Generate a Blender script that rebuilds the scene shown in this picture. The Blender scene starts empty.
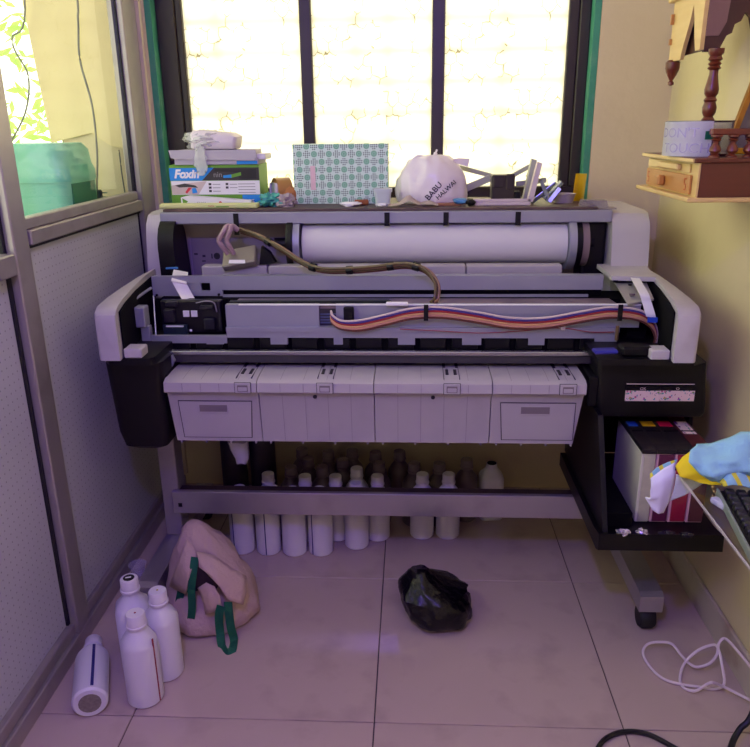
import bpy, bmesh, math, random
from mathutils import Vector, Matrix, noise

random.seed(7)
scene = bpy.context.scene
COL = scene.collection
V = Vector

# ------------------------------------------------------------------ camera
FPX, CX, CY, CAM_H = 735.0, 375.0, 373.5, 1.38
_y = V((411.9 - CX, 125.0 - CY, FPX)).normalized()          # depth direction seen by the lens
_d = V((400.9 - CX, 2533.0 - CY, FPX))
_d = (_d - _y * _d.dot(_y)).normalized()                    # plumb line
_z = -_d
_x = _y.cross(_z)
RW = Matrix((_x, _y, _z))                                   # lens axes -> room axes
cam_data = bpy.data.cameras.new('camera')
cam_data.sensor_width = 36.0
cam_data.lens = 36.0 * FPX / 750.0
cam_data.clip_start = 0.02
cam = bpy.data.objects.new('camera', cam_data)
COL.objects.link(cam)
m3 = Matrix((RW.col[0], -RW.col[1], -RW.col[2])).transposed()
cam.matrix_world = Matrix.Translation((0, 0, CAM_H)) @ m3.to_4x4()
scene.camera = cam


def P(px, py, X=None, Y=None, Z=None):
    """pixel of the photograph + one known room coordinate -> point in the room"""
    r = RW @ V((px - CX, py - CY, FPX))
    if X is not None:
        t = X / r.x
    elif Y is not None:
        t = Y / r.y
    else:
        t = (Z - CAM_H) / r.z
    return V((0, 0, CAM_H)) + r * t


# ------------------------------------------------------------------ light
world = bpy.data.worlds.new('world')
scene.world = world
world.use_nodes = True
bg = world.node_tree.nodes['Background']
bg.inputs[0].default_value = (1.0, 0.97, 0.78, 1)
bg.inputs[1].default_value = 3.3


def area_light(name, loc, rot, sx, sy, energy, color, spread=180.0):
    l = bpy.data.lights.new(name, 'AREA')
    l.shape = 'RECTANGLE'
    l.size, l.size_y, l.energy, l.color = sx, sy, energy, color
    l.spread = math.radians(spread)
    o = bpy.data.objects.new(name, l)
    o.location, o.rotation_euler = loc, rot
    COL.objects.link(o)
    return o


def point_light(name, loc, radius, energy, color):
    l = bpy.data.lights.new(name, 'POINT')
    l.shadow_soft_size, l.energy, l.color = radius, energy, color
    o = bpy.data.objects.new(name, l)
    o.location = loc
    COL.objects.link(o)
    return o


point_light('hanging_lamp', (-0.18, 0.10, 2.02), 0.035, 60.0, (0.215, 0.12, 1.0))

vs = scene.view_settings
vs.view_transform = 'Standard'
vs.look = 'None'
vs.exposure = 0.0
vs.gamma = 1.0
vs.use_curve_mapping = False
scene.cycles.use_denoising = True
scene.cycles.max_bounces = 10
scene.cycles.transparent_max_bounces = 16
scene.cycles.caustics_reflective = False
scene.cycles.caustics_refractive = False

# ------------------------------------------------------------------ materials


def lin(c):
    def f(v):
        v /= 255.0
        return v / 12.92 if v <= 0.04045 else ((v + 0.055) / 1.055) ** 2.4
    return tuple(f(v) for v in c) + (1.0,)


MATS = {}


def mat(name, rgb, rough=0.5, metal=0.0, var=0.06, scale=8.0, bump=0.0, bscale=60.0, stain=None, stain_amt=0.0,
        stain_scale=3.0, spec=0.5, trans=0.0, alpha=1.0, emit=None, subsurf=0.0, coat=0.0):
    if name in MATS:
        return MATS[name]
    m = bpy.data.materials.new(name)
    m.use_nodes = True
    nt = m.node_tree
    b = nt.nodes['Principled BSDF']
    tc = nt.nodes.new('ShaderNodeTexCoord')
    n = nt.nodes.new('ShaderNodeTexNoise')
    n.inputs['Scale'].default_value = scale
    n.inputs['Detail'].default_value = 4
    nt.links.new(tc.outputs['Object'], n.inputs['Vector'])
    mx = nt.nodes.new('ShaderNodeMix')
    mx.data_type = 'RGBA'
    c = lin(rgb)
    mx.inputs[6].default_value = tuple(max(0, v * (1 - var)) for v in c[:3]) + (1,)
    mx.inputs[7].default_value = tuple(min(1, v * (1 + var)) for v in c[:3]) + (1,)
    nt.links.new(n.outputs['Fac'], mx.inputs[0])
    out = mx.outputs[2]
    if stain is not None:
        n2 = nt.nodes.new('ShaderNodeTexNoise')
        n2.inputs['Scale'].default_value = stain_scale
        n2.inputs['Detail'].default_value = 6
        nt.links.new(tc.outputs['Object'], n2.inputs['Vector'])
        rp = nt.nodes.new('ShaderNodeMapRange')
        rp.inputs[1].default_value = 0.52
        rp.inputs[2].default_value = 0.75
        rp.inputs[4].default_value = stain_amt
        nt.links.new(n2.outputs['Fac'], rp.inputs[0])
        mx2 = nt.nodes.new('ShaderNodeMix')
        mx2.data_type = 'RGBA'
        mx2.inputs[7].default_value = lin(stain)
        nt.links.new(rp.outputs[0], mx2.inputs[0])
        nt.links.new(out, mx2.inputs[6])
        out = mx2.outputs[2]
    nt.links.new(out, b.inputs['Base Color'])
    b.inputs['Roughness'].default_value = rough
    b.inputs['Metallic'].default_value = metal
    b.inputs['Specular IOR Level'].default_value = spec
    b.inputs['Transmission Weight'].default_value = trans
    b.inputs['Alpha'].default_value = alpha
    b.inputs['Coat Weight'].default_value = coat
    if subsurf:
        b.inputs['Subsurface Weight'].default_value = subsurf
        b.inputs['Subsurface Radius'].default_value = (0.02, 0.02, 0.02)
    if emit:
        b.inputs['Emission Color'].default_value = lin(emit)
        b.inputs['Emission Strength'].default_value = 1.0
    if bump:
        nb = nt.nodes.new('ShaderNodeTexNoise')
        nb.inputs['Scale'].default_value = bscale
        nb.inputs['Detail'].default_value = 4
        nt.links.new(tc.outputs['Object'], nb.inputs['Vector'])
        bp = nt.nodes.new('ShaderNodeBump')
        bp.inputs['Strength'].default_value = bump
        bp.inputs['Distance'].default_value = 0.01
        nt.links.new(nb.outputs['Fac'], bp.inputs['Height'])
        nt.links.new(bp.outputs[0], b.inputs['Normal'])
    MATS[name] = m
    return m


class NT:
    """small node-graph helper"""

    def __init__(self, m):
        self.nt = m.node_tree

    def n(self, t, **kw):
        o = self.nt.nodes.new(t)
        for k, v in kw.items():
            setattr(o, k, v)
        return o

    def put(self, sock, v):
        if hasattr(v, 'is_output') or isinstance(v, bpy.types.NodeSocket):
            self.nt.links.new(v, sock)
        else:
            sock.default_value = v

    def m(self, op, a, b=0.0, c=0.0):
        o = self.n('ShaderNodeMath', operation=op)
        for i, v in enumerate((a, b, c)):
            self.put(o.inputs[i], v)
        return o.outputs[0]

    def v(self, op, a, b=(0, 0, 0)):
        o = self.n('ShaderNodeVectorMath', operation=op)
        self.put(o.inputs[0], a)
        self.put(o.inputs[1], b)
        return o.outputs['Value'] if op in ('LENGTH', 'DOT_PRODUCT', 'DISTANCE') else o.outputs[0]

    def mix(self, f, a, b):
        o = self.n('ShaderNodeMix', data_type='RGBA')
        self.put(o.inputs[0], f)
        self.put(o.inputs[6], a)
        self.put(o.inputs[7], b)
        return o.outputs[2]

    def noise(self, vec, scale, detail=3.0):
        o = self.n('ShaderNodeTexNoise')
        self.put(o.inputs['Vector'], vec)
        o.inputs['Scale'].default_value = scale
        o.inputs['Detail'].default_value = detail
        return o.outputs['Fac']

    def sep(self, vec):
        o = self.n('ShaderNodeSeparateXYZ')
        self.put(o.inputs[0], vec)
        return o.outputs

    def comb(self, x, y, z=0.0):
        o = self.n('ShaderNodeCombineXYZ')
        for i, v in enumerate((x, y, z)):
            self.put(o.inputs[i], v)
        return o.outputs[0]

    def coord(self, kind='Object'):
        return self.n('ShaderNodeTexCoord').outputs[kind]


def new_mat(name):
    m = bpy.data.materials.new(name)
    m.use_nodes = True
    MATS[name] = m
    return m, NT(m), m.node_tree.nodes['Principled BSDF']


def wood(name, c1, c2, rough=0.35, axis='X', scale=14.0):
    m, N, b = new_mat(name)
    co = N.coord()
    x, y, z = N.sep(co)
    st = {'X': N.comb(N.m('MULTIPLY', x, 1.2), N.m('MULTIPLY', y, scale), N.m('MULTIPLY', z, scale)),
          'Y': N.comb(N.m('MULTIPLY', x, scale), N.m('MULTIPLY', y, 1.2), N.m('MULTIPLY', z, scale)),
          'Z': N.comb(N.m('MULTIPLY', x, scale), N.m('MULTIPLY', y, scale), N.m('MULTIPLY', z, 1.2))}[axis]
    f = N.noise(st, 3.0, 5.0)
    N.put(b.inputs['Base Color'], N.mix(f, lin(c1), lin(c2)))
    b.inputs['Roughness'].default_value = rough
    return m


# ------------------------------------------------------------------ mesh helpers
WORG = {}
EULER0 = (0, 0, 0)


class B:
    def __init__(self):
        self.bm = bmesh.new()

    def box(self, lo, hi, bevel=0.0, seg=1):
        lo, hi = V(lo), V(hi)
        r = bmesh.ops.create_cube(self.bm, size=1.0)
        vs_ = r['verts']
        s = hi - lo
        c = (hi + lo) / 2
        for v in vs_:
            v.co = V((v.co.x * s.x, v.co.y * s.y, v.co.z * s.z)) + c
        if bevel > 0:
            es = list({e for v in vs_ for e in v.link_edges})
            bmesh.ops.bevel(self.bm, geom=es, offset=bevel, segments=seg, affect='EDGES', profile=0.5)
        return self

    def obox(self, c, size, rot=None, bevel=0.0, seg=1):
        """box with a rotation (Matrix 3x3) about its centre"""
        r = bmesh.ops.create_cube(self.bm, size=1.0)
        vs_ = r['verts']
        rot = rot or Matrix.Identity(3)
        for v in vs_:
            v.co = rot @ V((v.co.x * size[0], v.co.y * size[1], v.co.z * size[2])) + V(c)
        if bevel > 0:
            es = list({e for v in vs_ for e in v.link_edges})
            bmesh.ops.bevel(self.bm, geom=es, offset=bevel, segments=seg, affect='EDGES', profile=0.5)
        return self

    def loft(self, rings, cap=True, closed=True):
        """rings: list of equally long lists of points"""
        vr = [[self.bm.verts.new(V(p)) for p in r] for r in rings]
        n = len(vr[0])
        for a, b_ in zip(vr[:-1], vr[1:]):
            for i in range(n if closed else n - 1):
                j = (i + 1) % n
                try:
                    self.bm.faces.new((a[i], a[j], b_[j], b_[i]))
                except ValueError:
                    pass
        if cap and closed:
            self.bm.faces.new(list(reversed(vr[0])))
            self.bm.faces.new(vr[-1])
        return self

    def tube(self, pts, r, seg=8, cap=True):
        pts = [V(p) for p in pts]
        rings = []
        up = V((0, 0, 1))
        for i, p in enumerate(pts):
            t = (pts[min(i + 1, len(pts) - 1)] - pts[max(i - 1, 0)]).normalized()
            a = t.cross(up)
            if a.length < 1e-4:
                a = t.cross(V((0, 1, 0)))
            a.normalize()
            b_ = a.cross(t)
            rr = r[i] if isinstance(r, (list, tuple)) else r
            rings.append([p + (a * math.cos(k * 2 * math.pi / seg) + b_ * math.sin(k * 2 * math.pi / seg)) * rr
                          for k in range(seg)])
        return self.loft(rings, cap)

    def cyl(self, p0, p1, r0, r1=None, seg=20):
        r1 = r0 if r1 is None else r1
        return self.tube([p0, p1], [r0, r1], seg)

    def lathe(self, prof, c=(0, 0, 0), seg=24, axis='Z'):
        c = V(c)
        rings = []
        for r, h in prof:
            ring = []
            for k in range(seg):
                a = k * 2 * math.pi / seg
                u, w = math.cos(a) * r, math.sin(a) * r
                ring.append(c + (V((u, w, h)) if axis == 'Z' else V((h, u, w)) if axis == 'X' else V((w, h, u))))
            rings.append(ring)
        return self.loft(rings)

    def prism(self, poly, a, b_, axis='X'):
        """extrude a 2-D outline along an axis; poly in the other two axes, alphabetical order"""
        def pt(u, v, t):
            return V((t, u, v)) if axis == 'X' else V((u, t, v)) if axis == 'Y' else V((u, v, t))
        return self.loft([[pt(u, v, a) for u, v in poly], [pt(u, v, b_) for u, v in poly]])

    def poly(self, pts):
        self.bm.faces.new([self.bm.verts.new(V(p)) for p in pts])
        return self

    def grid(self, fn, nu, nv):
        g = [[self.bm.verts.new(V(fn(i / nu, j / nv))) for j in range(nv + 1)] for i in range(nu + 1)]
        for i in range(nu):
            for j in range(nv):
                self.bm.faces.new((g[i][j], g[i + 1][j], g[i + 1][j + 1], g[i][j + 1]))
        return self

    def text(self, s, mtx, size=1.0, font_shear=0.0, align='LEFT', warp=None, bold=0.0):
        cu = bpy.data.curves.new('t', 'FONT')
        cu.body = s
        cu.size = size
        cu.shear = font_shear
        cu.align_x = align
        cu.offset = bold
        cu.resolution_u = 3
        o = bpy.data.objects.new('t', cu)
        COL.objects.link(o)
        dg = bpy.context.evaluated_depsgraph_get()
        me = bpy.data.meshes.new_from_object(o.evaluated_get(dg))
        bpy.data.objects.remove(o)
        bpy.data.curves.remove(cu)
        n0 = len(self.bm.verts)
        self.bm.from_mesh(me)
        bpy.data.meshes.remove(me)
        self.bm.verts.ensure_lookup_table()
        for v in self.bm.verts[n0:]:
            v.co = warp(v.co) if warp else mtx @ v.co
        return self

    def xform(self, M):
        bmesh.ops.transform(self.bm, matrix=M, verts=self.bm.verts)
        return self

    def mesh(self, name, m, smooth=None):
        bmesh.ops.recalc_face_normals(self.bm, faces=self.bm.faces)
        me = bpy.data.meshes.new(name)
        self.bm.to_mesh(me)
        self.bm.free()
        me.materials.append(m)
        if smooth is not None:
            me.polygons.foreach_set('use_smooth', [True] * len(me.polygons))
            if smooth < 3.1:
                me.set_sharp_from_angle(angle=smooth)
        return me

    def obj(self, name, m, parent=None, smooth=None, local=False):
        """link as ONE mesh object; the origin goes to the base of the mesh"""
        if not local:
            vsl = [v.co for v in self.bm.verts]
            lo = V((min(v.x for v in vsl), min(v.y for v in vsl), min(v.z for v in vsl)))
            hi = V((max(v.x for v in vsl), max(v.y for v in vsl), max(v.z for v in vsl)))
            org = V(((lo.x + hi.x) / 2, (lo.y + hi.y) / 2, lo.z))
            for v in self.bm.verts:
                v.co -= org
        else:
            org = V((0, 0, 0))
        o = bpy.data.objects.new(name, self.mesh(name, m, smooth))
        COL.objects.link(o)
        if parent is not None:
            o.parent = parent
            o.location = org - (V((0, 0, 0)) if local else WORG.get(parent.name, V((0, 0, 0))))
        else:
            o.location = org
        WORG[o.name] = org
        return o


SM = 0.6


def tag(o, label, cat, group=None):
    o['label'] = label
    o['category'] = cat
    if group:
        o['group'] = group
    return o


def structure(o, label=None):
    o['kind'] = 'structure'
    if label:
        o['label'] = label
    return o


def thing(name, label, cat, loc=(0, 0, 0), group=None, rot=EULER0):
    o = bpy.data.objects.new(name, None)
    o.empty_display_size = 0.05
    COL.objects.link(o)
    o.location = loc
    o.rotation_euler = rot
    WORG[o.name] = V(loc)
    return tag(o, label, cat, group)


def copy_tree(o, parent=None):
    c = o.copy()
    COL.objects.link(c)
    if parent is not None:
        c.parent = parent
        c.matrix_parent_inverse = o.matrix_parent_inverse
    for ch in list(o.children):
        copy_tree(ch, c)
    return c


def rz(a):
    return Matrix.Rotation(a, 3, 'Z')


def spline(pts, n=8):
    """Catmull-Rom through points"""
    pts = [V(p) for p in pts]
    q = [pts[0] * 2 - pts[1]] + pts + [pts[-1] * 2 - pts[-2]]
    out = []
    for i in range(1, len(q) - 2):
        p0, p1, p2, p3 = q[i - 1:i + 3]
        for k in range(n):
            t = k / n
            out.append(0.5 * ((2 * p1) + (p2 - p0) * t + (2 * p0 - 5 * p1 + 4 * p2 - p3) * t * t
                              + (3 * p1 - p0 - 3 * p2 + p3) * t ** 3))
    out.append(pts[-1])
    return out


# ------------------------------------------------------------------ material palette
M_wall = mat('cream_wall_paint', (216, 201, 158), 0.6, var=0.05, scale=2.5, bump=0.15, bscale=35, stain=(160, 130, 80), stain_amt=0.2, stain_scale=1.6)
M_ceil = mat('white_ceiling', (225, 220, 210), 0.9)
M_grout = mat('dark_grout', (70, 60, 60), 0.9)
M_tile = mat('beige_vitrified_tile', (196, 174, 162), 0.11, var=0.06, scale=5, stain=(120, 105, 95), stain_amt=0.25, stain_scale=9, spec=0.5)
M_alu = mat('aluminium_section', (170, 162, 160), 0.38, metal=0.55, var=0.08, scale=12, stain=(110, 100, 90), stain_amt=0.3, stain_scale=12)
M_gasket = mat('black_gasket', (20, 18, 20), 0.7)
M_green = mat('green_paint', (60, 140, 110), 0.6, var=0.2, scale=9, stain=(150, 180, 160), stain_amt=0.4, stain_scale=14)
M_frame = mat('dark_window_metal', (46, 36, 32), 0.4, var=0.15)
M_white = mat('printer_white_plastic', (190, 184, 184), 0.42, var=0.03, scale=14, stain=(150, 140, 140), stain_amt=0.35, stain_scale=11)
M_whiteb = mat('cover_white_plastic', (176, 168, 172), 0.45, var=0.04, scale=9, stain=(150, 140, 150), stain_amt=0.35, stain_scale=7)
M_black = mat('black_plastic', (12, 11, 13), 0.45, var=0.2, scale=10, spec=.3)
M_void = mat('black_interior', (6, 5, 7), 0.85, spec=.15)
M_steel = mat('grey_sheet_steel', (158, 158, 172), 0.4, metal=0.35, var=0.05, scale=18)
M_steel2 = mat('polished_steel', (180, 180, 186), 0.25, metal=0.9, var=0.05)
M_stand = mat('brushed_stand_metal', (172, 164, 170), 0.3, metal=0.6, var=0.05, scale=10, stain=(120, 110, 115), stain_amt=0.25, stain_scale=12)
M_dark = mat('dark_grey_metal', (66, 62, 70), 0.4, metal=0.3)
M_paper = mat('white_paper', (235, 232, 232), 0.7, var=0.02)
M_bottle = mat('white_hdpe', (222, 218, 222), 0.4, var=0.02, scale=20, subsurf=0.0)
M_cap = mat('white_cap', (228, 222, 224), 0.45, var=0.02)
M_rubber = mat('black_rubber', (14, 13, 14), 0.6)
M_cream = mat('cream_card', (222, 205, 165), 0.7)

# ------------------------------------------------------------------ room shell
XR, YB, YF, XL, ZC = 0.865, 2.67, -1.1, -0.915, 2.72
XA = -2.1                                                    # far wall of the neighbouring room

fl = structure(B().box((XA, YF, -0.05), (XR + 0.1, YB + 0.1, -0.004)).obj('floor', M_grout), 'glossy beige tiled floor with dark joints')
T = 0.6
gx0, gy0 = -0.085, 2.025 - 4 * T
xs = [gx0 + k * T for k in range(-2, 3)]
for i in range(len(xs) - 1):
    for j in range(-2, 6):
        x0, x1 = max(xs[i], -0.985), min(xs[i + 1], XR)
        y0, y1 = max(gy0 + j * T, YF), min(gy0 + (j + 1) * T, YB)
        if x1 - x0 < 0.02 or y1 - y0 < 0.02:
            continue
        g = 0.0014
        B().box((x0 + g, y0 + g, -0.012), (x1 - g, y1 - g, 0.0), 0.0012).obj('tile', M_tile, fl)

structure(B().box((XA, YF, ZC), (XR + 0.1, YB + 0.2, ZC + 0.05)).obj('ceiling', M_ceil))
structure(B().box((XR, YF, -0.05), (XR + 0.1, YB + 0.2, ZC)).obj('wall_right', M_wall))
structure(B().box((XA, YF - 0.08, -0.05), (XR + 0.1, YF, ZC)).obj('wall_front', M_wall))
structure(B().box((XA - 0.08, YF, -0.05), (XA, YB + 0.2, 0.8)).obj('wall_outer', M_wall))  # unseen wall, cut low so daylight floods the neighbouring room

WX0, WX1, WZ0, WZ1 = -0.895, 0.615, 1.115, 2.38               # window opening
AX0, AX1, AZ0, AZ1 = -1.98, -1.235, 1.20, 2.38               # opening of the neighbouring room
wb = B()
YW = YB + 0.14
wb.box((XA, YB, -0.05), (XR, YW, WZ0))
wb.box((XA, YB, WZ1), (XR, YW, ZC))
wb.box((WX1, YB, WZ0), (XR, YW, WZ1))
wb.box((AX1, YB, WZ0), (WX0, YW, WZ1))
wb.box((XA, YB, WZ0), (AX0, YW, WZ1))
wb.box((AX0, YB, WZ0), (AX1, YW, AZ0))
structure(wb.obj('wall_back', M_wall))

# green painted reveals
structure(B().box((WX1 - 0.022, YB + 0.002, WZ0), (WX1 - 0.001, YW, WZ1)).obj('trim_1', M_green))
structure(B().box((WX0 + 0.001, YB + 0.002, WZ0), (WX0 + 0.022, YW, WZ1)).obj('trim_2', M_green))

# skirting on the right wall
M_skirt = mat('skirting_tile', (190, 178, 160), 0.35, stain=(130, 85, 45), stain_amt=0.7, stain_scale=7)
sk = B().box((XR - 0.012, YF, 0.0), (XR - 0.0005, YB - 0.001, 0.095), 0.002)
structure(sk.obj('baseboard_right', M_skirt))

# --- window
m, N, b = new_mat('frosted_hex_glass')
co = N.coord()
x, y, z = N.sep(co)
wob = N.noise(co, 14.0, 2.0)
S = 1 / 0.048
px_ = N.m('ADD', N.m('MULTIPLY', x, S), N.m('MULTIPLY', wob, 1.1))
pz_ = N.m('ADD', N.m('MULTIPLY', z, S), N.m('MULTIPLY', N.noise(co, 19.0, 2.0), 1.1))
p = N.comb(N.m('ADD', px_, 200.0), N.m('ADD', pz_, 346.41), 0.0)
R_ = (1.0, 1.7320508, 1.0)
H_ = (0.5, 0.8660254, 0.5)
a = N.v('SUBTRACT', N.v('MODULO', p, R_), H_)
bb = N.v('SUBTRACT', N.v('MODULO', N.v('SUBTRACT', p, H_), R_), H_)
a = N.v('MULTIPLY', a, (1, 1, 0))
bb = N.v('MULTIPLY', bb, (1, 1, 0))
sel = N.m('LESS_THAN', N.v('LENGTH', a), N.v('LENGTH', bb))
g = N.v('ABSOLUTE', N.v('ADD', N.v('MULTIPLY', a, N.comb(sel, sel, sel)),
                       N.v('MULTIPLY', bb, N.comb(N.m('SUBTRACT', 1.0, sel), N.m('SUBTRACT', 1.0, sel), 0.0))))
gx_, gy_, _ = N.sep(g)
d = N.m('MAXIMUM', gx_, N.v('DOT_PRODUCT', g, (0.5, 0.8660254, 0)))
line = N.m('GREATER_THAN', d, 0.478)
gate = N.m('GREATER_THAN', N.noise(co, 9.0, 2.0), 0.53)
line = N.m('MULTIPLY', line, gate)
tint = N.mix(N.noise(co, 2.2, 2.0), lin((255, 253, 232)), lin((255, 250, 240)))
colr = N.mix(N.m('MULTIPLY', line, 0.72), tint, lin((120, 110, 60)))
tr = N.n('ShaderNodeBsdfTranslucent')
N.put(tr.inputs[0], colr)
df = N.n('ShaderNodeBsdfPrincipled')
N.put(df.inputs['Base Color'], colr)
df.inputs['Roughness'].default_value = 0.3
ms = N.n('ShaderNodeMixShader')
ms.inputs[0].default_value = 0.12
N.put(ms.inputs[1], tr.outputs[0])
N.put(ms.inputs[2], df.outputs[0])
N.put(m.node_tree.nodes['Material Output'].inputs[0], ms.outputs[0])
M_pane = m

YFR = YB + 0.07                                              # window frame plane
FX0, FX1 = WX0 + 0.022, WX1 - 0.022
wf = structure(B().box((FX0, YFR - 0.02, WZ1 - 0.06), (FX1, YFR + 0.03, WZ1)).obj('window_1', M_frame), 'dark framed window with three frosted hexagon-pattern panes')
px0, px1 = P(186, 60, Y=YFR).x, P(566, 60, Y=YFR).x
ma0, ma1 = P(301, 60, Y=YFR).x, P(312.5, 60, Y=YFR).x
mb0, mb1 = P(432, 60, Y=YFR).x, P(444.5, 60, Y=YFR).x
SZ = P(400, 187, Y=YFR).z
B().box((FX0, YFR - 0.02, WZ0), (FX1, YFR + 0.03, SZ), 0.003).obj('frame_rail', M_frame, wf)
B().box((FX0, YFR - 0.02, SZ), (px0 - 0.022, YFR + 0.03, WZ1 - 0.06), 0.003).obj('frame_stile', M_frame, wf)
B().box((px0 - 0.022, YFR - 0.01, SZ), (px0, YFR + 0.03, WZ1 - 0.06), 0.003).obj('frame_stile', M_frame, wf)
B().box((px1 + 0.035, YFR - 0.02, SZ), (FX1, YFR + 0.03, WZ1 - 0.06), 0.003).obj('frame_stile', M_frame, wf)
B().box((px1, YFR - 0.005, SZ), (px1 + 0.035, YFR + 0.03, WZ1 - 0.06), 0.003).obj('frame_stile', M_frame, wf)
B().box((ma0, YFR - 0.012, SZ), (ma1, YFR + 0.03, WZ1 - 0.06), 0.003).obj('mullion', M_frame, wf)
B().box((mb0, YFR - 0.012, SZ), (mb1, YFR + 0.03, WZ1 - 0.06), 0.003).obj('mullion', M_frame, wf)
for a0, a1 in ((px0, ma0), (ma1, mb0), (mb1, px1)):
    B().box((a0, YFR + 0.008, SZ), (a1, YFR + 0.012, WZ1 - 0.06)).obj('pane', M_pane, wf)
M_bar = mat('painted_grill_bar', (150, 110, 80), 0.6)
for k in range(9):
    zz = SZ + 0.055 + k * 0.1
    B().box((FX0, YFR + 0.022, zz - 0.005), (FX1, YFR + 0.0292, zz + 0.005)).obj('grill_bar', M_bar, wf)
for xx in (px0 + 0.11, ma1 + 0.15, ma1 + 0.26, mb1 + 0.2):
    B().box((xx - 0.005, YFR + 0.0295, SZ), (xx + 0.005, YFR + 0.037, WZ1 - 0.06)).obj('grill_bar', M_bar, wf)

# --- left partition: aluminium sections, perforated panels, glass
m, N, b = new_mat('perforated_panel')
co = N.coord()
x, y, z = N.sep(co)
sp = 1 / 0.021
fy = N.m('SUBTRACT', N.m('FRACT', N.m('MULTIPLY', y, sp)), 0.5)
fz = N.m('SUBTRACT', N.m('FRACT', N.m('MULTIPLY', z, sp)), 0.5)
dd = N.m('SQRT', N.m('ADD', N.m('MULTIPLY', fy, fy), N.m('MULTIPLY', fz, fz)))
dot = N.m('LESS_THAN', dd, 0.11)
base = N.mix(N.noise(co, 3.0, 3.0), lin((176, 176, 184)), lin((196, 194, 200)))
N.put(b.inputs['Base Color'], N.mix(N.m('MULTIPLY', dot, 0.55), base, lin((70, 66, 72))))
b.inputs['Roughness'].default_value = 0.4
M_perf = m

m, N, b = new_mat('clear_glass_pane')
tp = N.n('ShaderNodeBsdfTransparent')
tp.inputs[0].default_value = (0.93, 0.97, 0.93, 1)
gl = N.n('ShaderNodeBsdfGlossy')
gl.inputs['Roughness'].default_value = 0.02
fr = N.n('ShaderNodeFresnel')
fr.inputs[0].default_value = 1.2
ms = N.n('ShaderNodeMixShader')
N.put(ms.inputs[0], N.m('MULTIPLY', fr.outputs[0], N.m('SUBTRACT', 1.0, N.n('ShaderNodeNewGeometry').outputs['Backfacing'])))
N.put(ms.inputs[1], tp.outputs[0])
N.put(ms.inputs[2], gl.outputs[0])
N.put(m.node_tree.nodes['Material Output'].inputs[0], ms.outputs[0])
M_glass = m

XP = -0.94                                                   # glass and panel plane
pw = structure(B().box((-0.985, YF, 0.0), (XL, YB - 0.001, 0.05), 0.003).obj('wall_left', M_alu), 'aluminium office partition with perforated lower panels and clear glass above')
B().box((-0.955, YF, 0.05), (-0.925, YB - 0.001, 0.085), 0.003).obj('bottom_channel', M_alu, pw)


def post(y0, y1, x0=-0.965, x1=XL, name='frame_post', mt=M_alu):
    return B().box((x0, y0, 0.0505), (x1, y1, ZC - 0.001), 0.003).obj(name, mt, pw)


post(1.66, 1.722)
B().box((-0.965, 1.722, 0.086), (-0.922, 1.742, ZC - 0.001), 0.002).obj('frame_strip', M_alu, pw)
B().box((-0.965, 1.648, 0.086), (-0.935, 1.66, ZC - 0.001), 0.002).obj('door_gasket', M_gasket, pw)
M_trim = mat('cream_edge_trim', (214, 196, 168), 0.5)
post(2.525, 2.655)
B().box((-0.946, 2.517, 0.086), (-0.934, 2.525, ZC - 0.001)).obj('glazing_bead', M_gasket, pw)
B().box((XL, 2.645, 0.051), (XL + 0.012, 2.668, ZC - 0.001)).obj('edge_trim', M_trim, pw)
zg, zr = 1.178, 1.114
B().box((-0.963, 1.743, zr), (XL, 2.514, zg - 0.028), 0.003).obj('frame_rail', M_alu, pw)
B().box((-0.957, 1.743, zg - 0.028), (XL - 0.012, 2.514, zg), 0.003).obj('glazing_bead', M_alu, pw)
B().box((-0.955, 1.743, zr - 0.008), (XL - 0.01, 2.514, zr)).obj('gasket_strip', M_gasket, pw)
B().box((XP - 0.004, 1.743, zg), (XP + 0.004, 2.514, ZC - 0.001)).obj('glass_pane', M_glass, pw)
B().box((XP - 0.006, 1.743, 0.086), (XP + 0.004, 2.514, zr - 0.008)).obj('perforated_panel', M_perf, pw)
B().box((XP - 0.006, YF, 0.086), (XP - 0.012 + 0.01, 1.647, 1.06)).obj('perforated_panel', M_perf, pw)
B().box((-0.963, YF, 1.06), (-0.91, 1.647, 1.11), 0.003).obj('frame_rail', M_alu, pw)
B().box((XP - 0.004, YF, 1.11), (XP + 0.002, 1.647, ZC - 0.001)).obj('glass_pane', M_glass, pw)

# ------------------------------------------------------------------ beyond the glass
ledge = structure(B().box((XA, 2.2, 1.00), (-0.99, YB - 0.001, 1.04), 0.003).obj('trim_3', M_cream), 'cream ledge behind the glass partition')
M_sheet = mat('cream_blind_sheet', (232, 214, 160), 0.8, var=0.05)
c = [P(20, 0, Y=2.6), P(108, 0, Y=2.6), P(127, 151, Y=2.6), P(104, 147, Y=2.6), P(85, 133, Y=2.6), P(44, 143, Y=2.6)]
sheet = B()
sheet.prism([(c[0].x - 0.02, 2.05), (c[1].x, 2.05), (c[1].x, c[1].z), (c[2].x, c[2].z), (c[3].x, c[3].z + .004), (c[4].x, c[4].z),
             (c[5].x, c[5].z), (c[0].x - 0.02, c[0].z)], 2.655, 2.6685, 'Y')
tag(sheet.obj('window_blind', M_sheet), 'cream sheet hanging on the wall behind the glass', 'blind')
M_socket = mat('grey_box_plastic', (205, 205, 200), 0.5)
tag(B().box((P(119, 30, Y=2.64).x, 2.645, P(119, 105, Y=2.64).z), (P(134, 30, Y=2.64).x, 2.6685, P(119, 38, Y=2.64).z), 0.004).obj('switch_box', M_socket), 'grey plastic cable box on the wall behind the glass', 'box')

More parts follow.
